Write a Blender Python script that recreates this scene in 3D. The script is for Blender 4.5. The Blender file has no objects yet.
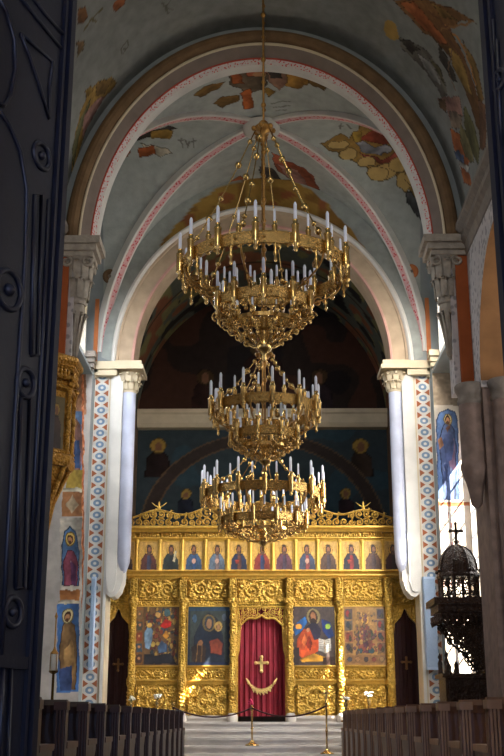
import bpy, math, random
import numpy as np
from mathutils import Vector, Matrix
random.seed(7); RNG = np.random.default_rng(7)
S = bpy.context.scene
COL = S.collection
PI = math.pi
# ------------------------------------------------------------------ camera
CAM = Vector((0, 0, 0.85)); TH = math.radians(17.03); PSI = math.atan(11*0.956/1110); F = 1110.0
cam = bpy.data.cameras.new('camera'); co = bpy.data.objects.new('camera', cam); COL.objects.link(co)
co.location = CAM; co.rotation_euler = (PI/2+TH, 0, PSI)
cam.sensor_fit = 'VERTICAL'; cam.sensor_height = 24; cam.lens = 24*F/756; cam.clip_end = 200
S.camera = co
RM = (Matrix.Rotation(PSI, 3, 'Z') @ Matrix.Rotation(PI/2+TH, 3, 'X'))
def ray(px, py): return RM @ Vector(((px-252)/F, (378-py)/F, -1))
def at(px, py, Y):                      # the point at depth Y
    d = ray(px, py); return CAM + d*(Y/d.y)
def at_x(px, py, X):                    # the point on a side wall at X
    d = ray(px, py); return CAM + d*(X/d.x)
# ------------------------------------------------------------------ colour + materials
def lin(c):
    c = np.asarray(c, float)/255
    return np.where(c <= 0.04045, c/12.92, ((c+0.055)/1.055)**2.4)
MATS = {}
def mat(name, rgb, rough=.6, metal=0., var=.15, vscale=4., bump=0., bscale=20., emit=0., spec=.5, kind='noise', coord='Object', col2=None):
    if name in MATS: return MATS[name]
    m = bpy.data.materials.new(name); m.use_nodes = True
    nt = m.node_tree; N = nt.nodes; L = nt.links; N.clear()
    out = N.new('ShaderNodeOutputMaterial'); b = N.new('ShaderNodeBsdfPrincipled'); L.new(b.outputs[0], out.inputs[0])
    b.inputs['Roughness'].default_value = rough; b.inputs['Metallic'].default_value = metal
    b.inputs['Specular IOR Level'].default_value = spec
    tc = N.new('ShaderNodeTexCoord')
    if rgb == 'attr':
        src = N.new('ShaderNodeAttribute'); src.attribute_name = 'Col'; base = src.outputs['Color']
    else:
        c = tuple(lin(rgb))+(1,)
        rgbn = N.new('ShaderNodeRGB'); rgbn.outputs[0].default_value = c; base = rgbn.outputs[0]
    nz = N.new('ShaderNodeTexNoise'); nz.inputs['Scale'].default_value = vscale; nz.inputs['Detail'].default_value = 6
    L.new(tc.outputs[coord], nz.inputs['Vector'])
    if col2 is not None:
        rp = N.new('ShaderNodeValToRGB'); rp.color_ramp.elements[0].position = .42; rp.color_ramp.elements[1].position = .6
        if kind == 'spots':
            vo = N.new('ShaderNodeTexVoronoi'); vo.inputs['Scale'].default_value = vscale; L.new(tc.outputs[coord], vo.inputs['Vector'])
            L.new(vo.outputs['Distance'], rp.inputs[0]); rp.color_ramp.elements[0].position = .28; rp.color_ramp.elements[1].position = .42
        else: L.new(nz.outputs[0], rp.inputs[0])
        mx = N.new('ShaderNodeMix'); mx.data_type = 'RGBA'; L.new(rp.outputs[0], mx.inputs[0]); L.new(base, mx.inputs[6])
        mx.inputs[7].default_value = tuple(lin(col2))+(1,); base = mx.outputs[2]
    mr = N.new('ShaderNodeMapRange'); mr.inputs[1].default_value = .3; mr.inputs[2].default_value = .7
    mr.inputs[3].default_value = 1-var; mr.inputs[4].default_value = 1+var*.6
    L.new(nz.outputs[0], mr.inputs[0])
    mul = N.new('ShaderNodeVectorMath'); mul.operation = 'SCALE'; L.new(base, mul.inputs[0]); L.new(mr.outputs[0], mul.inputs['Scale'])
    L.new(mul.outputs[0], b.inputs['Base Color'])
    if bump:
        if kind == 'carve':
            bt = N.new('ShaderNodeTexVoronoi'); bt.inputs['Scale'].default_value = bscale; bo = bt.outputs['Distance']
            n2 = N.new('ShaderNodeTexNoise'); n2.inputs['Scale'].default_value = bscale*.6
            L.new(tc.outputs[coord], n2.inputs['Vector'])
            ad = N.new('ShaderNodeMath'); ad.operation = 'ADD'; L.new(bo, ad.inputs[0]); L.new(n2.outputs[0], ad.inputs[1]); 
            L.new(tc.outputs[coord], bt.inputs['Vector']); bo = ad.outputs[0]
        elif kind == 'wood':
            bt = N.new('ShaderNodeTexWave'); bt.inputs['Scale'].default_value = bscale; bt.inputs['Distortion'].default_value = 4
            L.new(tc.outputs[coord], bt.inputs['Vector']); bo = bt.outputs[0]
        else:
            bt = N.new('ShaderNodeTexNoise'); bt.inputs['Scale'].default_value = bscale; bt.inputs['Detail'].default_value = 5
            L.new(tc.outputs[coord], bt.inputs['Vector']); bo = bt.outputs[0]
        bp = N.new('ShaderNodeBump'); bp.inputs['Strength'].default_value = bump; bp.inputs['Distance'].default_value = .03
        L.new(bo, bp.inputs['Height']); L.new(bp.outputs[0], b.inputs['Normal'])
    if emit:
        L.new(base, b.inputs['Emission Color']); b.inputs['Emission Strength'].default_value = emit
    MATS[name] = m; return m
GOLD = mat('carved_gold', (204,164,72), .38, .55, .28, 9, .9, 26, kind='carve')
GOLDP = mat('plain_gold', (216,174,80), .32, .55, .18, 14, .25, 40)
GOLDD = mat('old_gold', (186,136,54), .34, .6, .35, 12, .6, 30, kind='carve')
BRASS = mat('polished_brass', (206,172,108), .22, .95, .12, 20)
BRASSR = mat('engraved_brass', (190,154,92), .26, .95, .3, 34, .5, 70)
BRASSD = mat('brass_dark', (160,118,62), .3, .9, .2, 20, .4, 60)
FRES = mat('fresco', 'attr', .85, 0, .16, 5, .12, 30, spec=.2)
ICON = mat('icon_paint', 'attr', .45, 0, .12, 18, .05, 60)
PLAST = mat('grey_plaster', (142,148,148), .85, 0, .15, 2.5, .08, 30, spec=.2)
CREAM = mat('cream_stone', (206,190,160), .75, 0, .14, 3, .1, 40, spec=.3)
WHITE = mat('white_plaster', (212,208,200), .8, 0, .1, 3, .08, 40, spec=.3)
BLUEW = mat('pale_blue_marble', (186,190,208), .5, 0, .14, 3, .04, 30)  # white shaft tinted with the blue light from the windows
BROWNB = mat('brown_arch_band', (112,88,62), .8, 0, .25, 5, .15, 30, spec=.2)
GREYB = mat('taupe_arch_band', (128,114,104), .8, 0, .14, 4, .1, 30, spec=.2)
REDL = mat('red_line', (178,72,52), .8, 0, .15, 6)
PINKS = mat('pink_stencil', (206,96,92), .85, 0, .1, 26, kind='spots', col2=(214,204,198))
RIBP = mat('rib_stencil', (188,70,78), .85, 0, .1, 17, kind='spots', col2=(206,160,158))
ORANGE = mat('orange_paint', (196,118,70), .8, 0, .18, 4, spec=.2)
RUST = mat('rust_paint', (160,84,44), .8, 0, .2, 3, spec=.2)
OCHRE = mat('ochre_brown_paint', (138,98,62), .8, 0, .2, 3, spec=.2)
LACE = mat('grey_lace_stencil', (150,146,146), .85, 0, .12, 9, kind='spots', col2=(196,190,188), spec=.2)
STONE = mat('brown_stone', (134,114,104), .8, 0, .3, 6, .25, 14, spec=.3)
STONEC = mat('grey_stone_capital', (134,124,114), .8, 0, .22, 8, .2, 24, spec=.3)
CORB = mat('pale_corbel_stone', (172,162,148), .8, 0, .25, 9, .3, 26, spec=.3)
DARKP = mat('dark_aisle_paint', (120,108,98), .9, 0, .2, 2)
SANC = mat('sanctuary_dark_paint', (60,48,40), .9, 0, .3, 2)
TEAL = mat('sanctuary_teal', (56,68,72), .9, 0, .25, 2)
MARBLE = mat('step_marble', (206,198,188), .22, 0, .2, 3, .03, 10)
FLOORM = mat('floor_marble', (120,108,96), .25, 0, .25, 1.5, .03, 10)
WOODD = mat('dark_pew_wood', (40,22,15), .4, 0, .3, 4, .1, 6, kind='wood')  # pew wood with the left side's shade put into its colour
WOODM = mat('brown_pew_wood', (92,58,36), .4, 0, .3, 4, .1, 6, kind='wood')  # same pew wood, lightened for the sunlit right side
WOODED = mat('dark_pew_end', (66,42,32), .45, 0, .25, 8); WOODER = mat('worn_pew_end', (150,116,88), .5, 0, .25, 8)  # pew ends darkened for the shaded left, lightened for the sunlit right
EBONY = mat('carved_dark_wood', (66,44,30), .4, 0, .3, 10, .8, 30, kind='carve')
DOORM = mat('navy_door_paint', (30,32,44), .38, 0, .2, 5, .06, 20)
VELV = mat('crimson_velvet', (128,14,36), .75, 0, .18, 6, .1, 40)
VELVD = mat('maroon_velvet', (42,8,12), .8, 0, .18, 6, .1, 40)
THREAD = mat('gold_thread', (226,196,120), .45, .3, .1, 30)
THREADD = mat('dull_gold_thread', (120,84,44), .6, .2, .1, 30)
CANDLE = mat('candle_white', (226,228,240), .5, 0, .04, 5)
WAX = mat('lantern_glass', (226,222,206), .4, 0, .06, 5)
SPKR = mat('speaker_white', (176,196,220), .5, 0, .05, 5)
SPKG = mat('speaker_grille', (150,170,196), .6, 0, .05, 30, .3, 200)
ROPE = mat('dark_red_rope', (52,18,18), .8, 0, .2, 40)
PETAL = mat('white_petals', (236,232,222), .6, 0, .08, 20)
LEAF = mat('leaf_green', (52,72,36), .6, 0, .2, 20)
PINKF = mat('magenta_petals', (196,30,90), .6, 0, .1, 20)
SKYP = mat('bright_window_glass', (255,252,246), .5, 0, .06, 3, emit=6.0)
SKYY = mat('yellow_window_glass', (246,226,170), .5, 0, .2, 6, emit=1.4)
GLASS = bpy.data.materials.new('clear_glass'); GLASS.use_nodes=True; _n=GLASS.node_tree; _t=_n.nodes.new('ShaderNodeBsdfTransparent'); _n.links.new(_t.outputs[0],_n.nodes['Material Output'].inputs[0])
LEAD = mat('window_lattice', (176,164,160), .6, 0, .1, 6)
IRON = mat('black_iron', (28,26,26), .45, .6, .2, 10)
# ------------------------------------------------------------------ mesh builder
class MB:
    def __init__(s): s.v=[]; s.f=[]; s.m=[]; s.sm=[]
    def add(s, vs, fs, m=0, smooth=False):
        o=len(s.v); s.v.extend([tuple(p) for p in vs]); s.f.extend([tuple(i+o for i in f) for f in fs])
        s.m.extend([m]*len(fs)); s.sm.extend([smooth]*len(fs)); return s
    def box(s, x0,x1,y0,y1,z0,z1, m=0):
        v=[(x,y,z) for z in (z0,z1) for y in (y0,y1) for x in (x0,x1)]
        return s.add(v, [(0,2,3,1),(4,5,7,6),(0,1,5,4),(2,6,7,3),(0,4,6,2),(1,3,7,5)], m)
    def lathe(s, prof, c=(0,0,0), n=16, m=0, smooth=True, sx=1, sy=1, ph=0):
        vs=[]; fs=[]
        for r,z in prof:
            for k in range(n):
                a=2*PI*k/n+ph; vs.append((c[0]+r*sx*math.cos(a), c[1]+r*sy*math.sin(a), c[2]+z))
        for i in range(len(prof)-1):
            for k in range(n):
                k2=(k+1)%n; fs.append((i*n+k, i*n+k2, (i+1)*n+k2, (i+1)*n+k))
        s.add(vs, fs, m, smooth)
        e=len(prof)-1
        s.add(vs[:n], [tuple(range(n))[::-1]], m); s.add(vs[e*n:], [tuple(range(n))], m); return s
    def tube(s, pts, r, n=6, m=0, closed=False):
        P=[Vector(p) for p in pts]; k=len(P); vs=[]; fs=[]
        rr = r if isinstance(r,(list,tuple)) else [r]*k
        prev=None
        for i in range(k):
            a=P[i-1] if (i>0 or closed) else P[i]; b=P[(i+1)%k] if (i<k-1 or closed) else P[i]
            t=(b-a); t = t.normalized() if t.length>1e-9 else Vector((0,0,1))
            if prev is None:
                u=Vector((0,0,1)) if abs(t.z)<.9 else Vector((1,0,0))
            else: u=prev
            u=(u-t*u.dot(t)); u = u.normalized() if u.length>1e-6 else t.orthogonal().normalized(); w=t.cross(u); prev=u
            for j in range(n):
                q=2*PI*j/n; vs.append(P[i]+(u*math.cos(q)+w*math.sin(q))*rr[i])
        for i in range(k if closed else k-1):
            i2=(i+1)%k
            for j in range(n):
                j2=(j+1)%n; fs.append((i*n+j,i*n+j2,i2*n+j2,i2*n+j))
        if not closed: fs += [tuple(range(n))[::-1], tuple(range((k-1)*n,k*n))]
        return s.add(vs,fs,m,True)
    def ball(s, c, r, n=8, m=0, sz=1):
        k=max(4,n//2); return s.lathe([(max(1e-4,r*math.sin(PI*i/k)), -r*sz*math.cos(PI*i/k)) for i in range(k+1)], c, n, m)
    def prism(s, poly, ax, lo, hi, m=0):
        n=len(poly)
        def P(a,b,t): return {'y':(a,t,b),'x':(t,a,b),'z':(a,b,t)}[ax]
        vs=[P(a,b,lo) for a,b in poly]+[P(a,b,hi) for a,b in poly]
        fs=[tuple(range(n)), tuple(range(n,2*n))[::-1]]+[(i,(i+1)%n,(i+1)%n+n,i+n) for i in range(n)]
        return s.add(vs,fs,m)
    def band(s, c, rin, rout, z0, z1, n=48, m=0):
        vs=[];fs=[]
        for k in range(n):
            a=2*PI*k/n
            for r,z in ((rout,z0),(rout,z1),(rin,z1),(rin,z0)): vs.append((c[0]+r*math.cos(a),c[1]+r*math.sin(a),c[2]+z))
        for k in range(n):
            k2=(k+1)%n
            for j in range(4): j2=(j+1)%4; fs.append((k*4+j,k2*4+j,k2*4+j2,k*4+j2))
        return s.add(vs,fs,m)
    def sweep(s, prof, mats, a, b, z0, ph0=0, ph1=PI, n=72, foot=None):
        # prof: (offset outward, y); arch over the X axis
        path=[(math.cos(ph0+(ph1-ph0)*i/n), math.sin(ph0+(ph1-ph0)*i/n)) for i in range(n+1)]
        vs=[]; k=len(prof); rows=[]
        for c,sn in path: rows.append([((a+d)*c, y, z0+(b+d)*sn) for d,y in prof])
        if foot is not None:
            rows=[[(p[0],p[1],foot) for p in rows[0]]]+rows+[[(p[0],p[1],foot) for p in rows[-1]]]
        for r in rows: vs+=r
        for j in range(k-1):
            s.add(vs if j==0 else [], [], mats[j])
        o=len(s.v)-len(vs)
        for j in range(k-1):
            for i in range(len(rows)-1):
                s.f.append((o+i*k+j,o+(i+1)*k+j,o+(i+1)*k+j+1,o+i*k+j+1)); s.m.append(mats[j]); s.sm.append(False)
        return s
    def build(s, name, mats, parent=None):
        me=bpy.data.meshes.new(name); me.from_pydata(s.v,[],s.f)
        if not isinstance(mats,(list,tuple)): mats=[mats]
        for mm in mats: me.materials.append(mm)
        me.polygons.foreach_set('material_index', s.m); me.polygons.foreach_set('use_smooth', s.sm); me.update()
        o=bpy.data.objects.new(name, me); COL.objects.link(o)
        if parent is not None: o.parent=parent; o.matrix_parent_inverse=Matrix.Identity(4)
        return o
def empty(name, loc=(0,0,0), rz=0):
    o=bpy.data.objects.new(name,None); COL.objects.link(o); o.location=loc; o.rotation_euler=(0,0,rz); o.empty_display_size=.1; return o
def tag(o, label=None, cat=None, group=None, kind=None):
    if label: o['label']=label
    if cat: o['category']=cat
    if group: o['group']=group
    if kind: o['kind']=kind
    return o
def struct(o, label, cat='structure'): return tag(o, label, cat, None, 'structure')
def grid_mesh(name, P, m, cols=None, parent=None, flip=False):
    nu,nv=P.shape[:2]; me=bpy.data.meshes.new(name)
    idx=np.arange(nu*nv).reshape(nu,nv)
    q=np.stack([idx[:-1,:-1],idx[1:,:-1],idx[1:,1:],idx[:-1,1:]],-1).reshape(-1,4)
    if flip: q=q[:,::-1]
    me.vertices.add(nu*nv); me.vertices.foreach_set('co', P.reshape(-1).astype(np.float32))
    nf=len(q); me.loops.add(nf*4); me.loops.foreach_set('vertex_index', q.reshape(-1).astype(np.int32))
    me.polygons.add(nf); me.polygons.foreach_set('loop_start', np.arange(0,nf*4,4,dtype=np.int32))
    me.polygons.foreach_set('use_smooth', np.ones(nf,dtype=bool))
    if cols is not None:
        at_=me.color_attributes.new('Col','FLOAT_COLOR','POINT')
        c=np.ones((nu*nv,4),np.float32); c[:,:3]=lin(np.clip(cols.reshape(-1,3),0,255)); at_.data.foreach_set('color', c.reshape(-1))
    me.materials.append(m); me.update(calc_edges=True); me.validate()
    o=bpy.data.objects.new(name,me); COL.objects.link(o)
    if parent is not None: o.parent=parent; o.matrix_parent_inverse=Matrix.Identity(4)
    return o
def spiral(cx,cz,r,turns,a0,dr=1,n=40,rmin=.12):
    return [(cx+r*(1-(1-rmin)*i/n)*math.cos(a0+dr*2*PI*turns*i/n), cz+r*(1-(1-rmin)*i/n)*math.sin(a0+dr*2*PI*turns*i/n)) for i in range(n+1)]
# ------------------------------------------------------------------ painter
def inpoly(P, poly):
    x,y=P[:,0],P[:,1]; ins=np.zeros(len(P),bool); n=len(poly)
    for i in range(n):
        x1,y1=poly[i]; x2,y2=poly[(i+1)%n]
        if y1==y2: continue
        c=((y1>y)!=(y2>y))&(x<(x2-x1)*(y-y1)/(y2-y1)+x1); ins^=c
    return ins
def dseg(P, a, b):
    a=np.array(a,float); b=np.array(b,float); d=b-a; L=max(1e-12,d@d); t=np.clip(((P-a)@d)/L,0,1); return np.linalg.norm(P-(a+t[:,None]*d),axis=1)
def dline(P, pts, closed=False):
    n=len(pts); r=np.full(len(P),1e9)
    for i in range(n if closed else n-1): r=np.minimum(r,dseg(P,pts[i],pts[(i+1)%n]))
    return r
def vnoise(P, sc, seed=0):
    # smooth value noise
    r=np.random.default_rng(seed); T=r.random((64,64)); Q=P*sc; i=np.floor(Q).astype(int); f=Q-i; f=f*f*(3-2*f)
    g=lambda a,b: T[(i[:,0]+a)%64,(i[:,1]+b)%64]
    return (g(0,0)*(1-f[:,0])+g(1,0)*f[:,0])*(1-f[:,1])+(g(0,1)*(1-f[:,0])+g(1,1)*f[:,0])*f[:,1]
def paint(P, base, shapes, wob=0.0, wsc=8, ol=0.0):
    C=np.array(base,float)*np.ones((len(P),3))
    Q=P+wob*(np.stack([vnoise(P,wsc,1),vnoise(P,wsc,2)],1)-.5)
    for sh in shapes:
        k,data,col=sh[:3]; col=np.array(col,float); o=sh[3] if len(sh)>3 else ol
        if k=='p':
            a=np.array(data); lo=a.min(0)-abs(wob)-o; hi=a.max(0)+abs(wob)+o
            sel=np.where(((Q>=lo)&(Q<=hi)).all(1))[0]
            if not len(sel): continue
            q=Q[sel]; ins=inpoly(q,data); qi=q[ins]
            if len(qi):
                ev,vec=np.linalg.eigh(np.cov((a-a.mean(0)).T)+1e-12*np.eye(2)); wdt=max(1e-3,math.sqrt(abs(ev[0]))*3.2); L_=(qi-a.mean(0))@vec
                st=vnoise(np.stack([L_[:,0]/wdt*5+.8*np.sin(L_[:,1]/wdt*2),L_[:,1]/wdt*1.1],1)+31,1.0,5); st2=vnoise(qi,wsc*2.2,6)
                f_=.62+.62*st+.16*(st2-.5); cc=col*f_[:,None]; hi_=st>.74; cc[hi_]=cc[hi_]*.7+np.array((230,214,180))*.3; C[sel[ins]]=cc
            if o>0:
                e=ins&(dline(q,data,True)<o); C[sel[e]]=col*.5
        elif k=='e':
            cx,cy,rx,ry=data[:4]; d=((Q[:,0]-cx)/rx)**2+((Q[:,1]-cy)/ry)**2; ins=d<1; C[ins]=col
            if o>0: C[ins&(np.sqrt(d)>1-o/min(rx,ry))]=col*.5
        elif k=='r':
            x0,x1,y0,y1=data; ins=(Q[:,0]>x0)&(Q[:,0]<x1)&(Q[:,1]>y0)&(Q[:,1]<y1); C[ins]=col
        elif k=='l':
            pts,w=data; C[dline(Q,pts)<w]=col
    return C
GD=(198,150,62); GDD=(146,106,46); OR=(206,100,44); RD=(172,66,48); CR=(214,204,180); WH=(222,222,216); GB=(126,142,166); BR=(112,76,48); DK=(54,48,46); PK=(198,140,130); BL=(60,86,136); TL=(60,92,100); OL=(112,112,66); SK=(186,132,92)
# ------------------------------------------------------------------ ARCHITECTURE
A1=dict(a=2.66,b=3.36,z=8.08); A2=dict(a=2.56,b=2.95,z=7.6)
# floor
b=MB(); b.box(-6.6,6.6,-8,27.5,-.3,0); struct(b.build('floor',FLOORM),'polished stone floor of the church nave','floor')
# west wall with the portal, unseen porch added in front to keep the sun off the doors
b=MB(); b.box(-6.6,-1.55,3.6,4.0,0,13); b.box(1.55,6.6,3.6,4.0,0,13); b.box(-1.55,1.55,3.6,4.0,6.2,13)
struct(b.build('wall_entrance',CREAM),'stone entrance wall around the tall portal','wall')
b=MB(); b.box(-6.6,-6.2,-8,3.6,0,6.6); b.box(6.2,6.6,-8,3.6,0,6.6); b.box(-6.6,6.6,-8,3.6,6.6,6.9)
struct(b.build('wall_porch',CREAM),'porch walls and roof outside the portal','wall')
# front bay barrel vault (painted part near the arch, plain part behind)
BA,BB,BZ=3.24,3.88,8.2
def barrel_hit(px,py):
    d=ray(px,py); A=(d.x/BA)**2+(d.z/BB)**2; Z=CAM.z-BZ; Bq=2*(CAM.x*d.x/BA**2+Z*d.z/BB**2); Cq=(CAM.x/BA)**2+(Z/BB)**2-1
    t=(-Bq+math.sqrt(Bq*Bq-4*A*Cq))/(2*A); p=CAM+d*t
    return (math.atan2((p.z-BZ)/BB,p.x/BA)*3.6, p.y)
bh=lambda pts:[barrel_hit(*p) for p in pts]
def stroke(pts,w,col,hit): return ('l',([hit(*p) for p in pts],w),col)
sh=[]
for pts,c in [
 ([(392,0),(428,0),(452,8),(478,24),(462,20),(450,30),(462,52),(472,78),(482,112),(482,146),(474,118),(464,88),(452,60),(434,40),(420,30),(404,12)],(150,96,48)),
 ([(400,2),(414,2),(430,20),(448,44),(440,44),(420,26)],OR),([(430,2),(446,10),(458,22),(440,16)],GDD),
 ([(448,44),(462,60),(470,88),(474,100),(462,84),(452,66)],GD),([(462,40),(474,58),(484,100),(480,104),(472,74)],GDD),
 ([(438,44),(450,62),(458,84),(450,78),(440,60)],DK),
 ([(398,36),(414,42),(428,52),(441,70),(448,92),(443,100),(434,84),(424,70),(412,58),(400,46)],(120,118,112)),
 ([(398,38),(410,40),(420,50),(412,54)],DK),([(418,54),(432,64),(442,86),(436,82),(424,68)],(170,172,176)),([(428,56),(440,68),(446,88),(440,78)],(92,88,60)),
 ([(436,98),(448,96),(460,97),(463,116),(456,130),(450,120),(446,108)],PK),([(438,98),(446,100),(446,112),(440,108)],BR),([(448,110),(462,116),(462,128),(452,128)],(176,150,130)),
 ([(450,128),(460,134),(462,146),(470,158),(468,170),(462,160),(454,148)],OR),([(454,150),(464,154),(464,164),(456,158)],BL),([(458,160),(470,168),(466,176),(460,170)],WH),([(460,166),(470,174),(472,186),(464,184)],OR),
 ([(464,104),(474,124),(480,150),(478,166),(470,150),(464,126)],OL),([(460,122),(470,142),(474,164),(466,158),(460,140)],(142,134,84)),
 ([(478,100),(486,106),(486,150),(480,150)],(128,84,60)),
 ([(71,180),(74,140),(80,112),(90,90),(98,82),(112,76),(117,82),(112,90),(104,98),(96,112),(86,132),(78,156),(72,184)],GD),
 ([(72,150),(80,120),(90,99),(88,112),(80,134),(73,170)],OL),([(96,84),(108,78),(112,82),(104,94),(96,96)],GDD),([(84,116),(98,98),(106,96),(92,120),(82,140)],PK),
 ([(84,92),(90,86),(94,90),(86,98)],GD),
 ([(78,8),(86,8),(88,18),(82,24),(78,22)],(150,90,48)),([(76,42),(84,40),(84,50),(78,54)],(150,110,70)),([(113,6),(118,-2),(126,-2),(124,6),(116,11)],OR)]:
    sh.append(('p',bh(pts),c,.018))
sh.append(('e',(*barrel_hit(391,30),.16,.22),GD))
for pts,w,c in [([(84,30),(92,18),(102,10)],.02,(90,80,50)),([(92,18),(96,22)],.02,(90,80,50)),([(78,56),(84,46)],.02,(90,80,50)),
 ([(122,54),(121,48),(127,41),(128,46),(123,54)],.014,(86,84,80)),([(124,48),(126,50)],.014,(86,84,80)),
 ([(163,2),(168,14)],.014,(96,96,92)),([(171,0),(165,8),(172,10)],.014,(96,96,92)),
 ([(448,40),(466,62),(478,100)],.02,(96,52,28)),([(440,20),(462,44),(476,84)],.02,(206,130,60)),([(430,12),(452,32)],.02,(96,52,28)),
 ([(440,30),(474,22)],.015,(150,96,48)),([(452,50),(448,70),(456,92)],.015,(110,80,60))]:
    sh.append(stroke(pts,w,c,barrel_hit))
def mute(L,f=.34,g=(128,120,104),k=.5):
    out=[]
    for q in L:
        q=list(q); q[2]=tuple(np.array(q[2])*(1-f)+np.array(g)*f)
        if len(q)>3: q[3]=q[3]*k
        out.append(tuple(q))
    return out
sh=mute(sh)
ph=np.linspace(0,PI,430); ys=np.linspace(10.0,16.4,230)
PH,YY=np.meshgrid(ph,ys,indexing='ij'); G=np.stack([BA*np.cos(PH),YY,BZ+BB*np.sin(PH)],-1)
Q=np.stack([PH.ravel()*3.6,YY.ravel()],1)
vb=np.array((132,134,130))*(1+.1*(vnoise(Q,1.3,9)-.5))[:,None]
C=paint(Q,vb,sh,.05,9)
v=empty('ceiling',(0,0,0)); struct(v,'painted barrel vault with angels above the front of the nave','vault')
grid_mesh('painted_vault',G,FRES,C,v)
ph=np.linspace(0,PI,48); ys=np.linspace(3.9,10.0,8); PH,YY=np.meshgrid(ph,ys,indexing='ij')
grid_mesh('plain_vault',np.stack([BA*np.cos(PH),YY,BZ+BB*np.sin(PH)],-1),PLAST,None,v)
# nave side walls with arcades, aisles beyond
def arcade(sx, nm):
    b=MB(); X0,X1=(3.22,3.95) if sx>0 else (-3.95,-3.22)
    lo=3.9; b.box(X0,X1,lo,4.3,0,8.4,0)
    for y0,y1 in ((4.3,7.3),(8.2,11.2),(12.1,15.66)):
        cy=(y0+y1)/2; r=(y1-y0)/2; n=28; zs=5.6
        arc=[(cy+r*math.cos(PI*i/n), zs+r*1.06*math.sin(PI*i/n)) for i in range(n+1)]
        for i in range(n):
            (ya,za),(yb,zb)=arc[i],arc[i+1]
            for X in (X0,X1): b.add([(X,ya,za),(X,yb,zb),(X,yb,8.4),(X,ya,8.4)],[(0,1,2,3)],0)
            b.add([(X0,ya,za),(X0,yb,zb),(X1,yb,zb),(X1,ya,za)],[(0,1,2,3)],1)
    b.box(X0,X1,7.3,8.2,5.5,8.4,0); b.box(X0,X1,11.2,12.1,5.5,8.4,0); b.box(X0,X1,15.66,16.9,5.5,8.4,0)
    o=b.build('wall_'+nm,[LACE,OCHRE]); struct(o,f'{nm} nave wall with round arcade arches and grey stencil','wall')
arcade(-1,'left'); arcade(1,'right')
for sx,nm,k in ((-1,'left',1),(1,'right',2)):
    b=MB(); p=[(3.2,7.8),(3.34,7.72),(3.34,8.34),(3.06,8.3),(3.05,8.2),(3.12,8.12),(3.11,8.0),(3.17,7.94)]
    b.prism([(sx*x,z) for x,z in p],'y',4.0,16.25)
    struct(b.build(f'trim_{k}',STONEC),f'long moulded cornice at the spring of the vault, {nm} side','cornice')
def pier(sx, y, nm):
    # clustered stone shafts with capitals, then a painted pilaster up to the vault
    r=empty('column',(0,0,0)); struct(r, f'clustered brown stone column on the {nm} side of the nave','column')
    b=MB(); b.box(sx*3.24,sx*3.95,y-.5,y+.5,0,5.6); b.build('core',STONE,r)
    for q,(x,yy,rad) in enumerate(((3.1,y-.3,.185),(3.54,y-.55,.185),(3.9,y-.55,.17))):
        b=MB()
        if q==0: b.lathe([(.03,3.75),(.08,3.8),(.1,3.95),(.13,4.1),(.2,4.3),(.21,4.36),(rad,4.42),(rad,5.3)],(sx*x,yy,0),20)
        else: b.lathe([(rad*1.5,0),(rad*1.5,.25),(rad*1.35,.3),(rad*1.35,.4),(rad*1.1,.5),(rad,.6),(rad,5.3)],(sx*x,yy,0),20)
        b.build('shaft',STONE,r)
        b=MB(); b.lathe([(rad,5.28),(rad*1.1,5.31),(rad*1.1,5.35),(rad*1.0,5.38),(rad*1.08,5.45),(rad*1.26,5.52),(rad*1.28,5.57),(rad*1.15,5.6)],(sx*x,yy,0),20)
        b.build('capital',STONEC,r)
    b=MB(); b.box(sx*3.03,sx*3.36,y-.06,y+.4,5.6,7.85,0)
    b.box(sx*2.94,sx*3.03,y+.0,y+.4,5.6,7.85,1)
    b.build('pilaster',[RUST,LACE],r)
pier(1,16.2,'right'); pier(-1,16.2,'left')
for sx,nm in ((-1,'left'),(1,'right')):
    for y in (11.65,7.75):
        r=empty('column',(0,0,0)); struct(r,f'plain arcade pier on the {nm} nearer the entrance','column')
        b=MB(); b.box(sx*3.2,sx*3.95,y-.45,y+.45,0,5.6); b.build('core',STONE,r)
    # aisle shell
    b=MB(); X=sx*6.4
    b.box(min(X,X+sx*.3),max(X,X+sx*.3),3.9,17.2,0,8.6); b.box(min(sx*3.9,X),max(sx*3.9,X),3.9,17.2,8.4,8.6); b.box(min(sx*3.6,X),max(sx*3.6,X),16.9,17.2,0,8.6)
    struct(b.build('wall_aisle_'+nm,DARKP),f'outer wall and flat ceiling of the {nm} aisle','wall')
# ---- arch 1
def infill(a,b_,z0,y0,y1,X,zt,zlo,m):
    b=MB(); n=64
    for y in (y0,y1):
        for i in range(n):
            f0,f1=PI*i/n,PI*(i+1)/n; q=[]
            for f in (f0,f1):
                c,sn=math.cos(f),math.sin(f); k=min(X/abs(c) if abs(c)>1e-6 else 1e9,(zt-z0)/sn if sn>1e-6 else 1e9); q.append(((a*c,y,z0+b_*sn),(k*c,y,z0+k*sn)))
            b.add([q[0][0],q[1][0],q[1][1],q[0][1]],[(0,1,2,3)],m)
    for sx in (-1,1):
        if zlo<z0: b.box(min(sx*a,sx*X),max(sx*a,sx*X),y0,y1,zlo,z0,m)
    return b
b=infill(3.04,3.74,8.08,16.3,16.6,4.4,12.9,8.0,0); struct(b.build('wall_front_arch',PLAST),'plaster wall over the front arch','wall')
b=MB()
b.sweep([(.47,16.42),(.47,16.2),(.46,16.12),(.42,16.06),(.37,16.04),(.32,16.06),(.28,16.12),(.265,16.18),(.255,16.17),(.235,16.17),(.22,16.2),(.12,16.34),(.1,16.38),(.085,16.38),(.08,16.4),(.02,16.47),(.0,16.53),(-.01,16.64),(.5,16.64)],
        [0,0,0,0,0,0,0,0,1,1,2,2,3,3,4,5,5,2],A1['a'],A1['b'],A1['z'],0,PI,96)
struct(b.build('trim_3',[BROWNB,CREAM,GREYB,REDL,PINKS,WHITE]),'front transverse arch with brown roll moulding and red line','arch')
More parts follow.
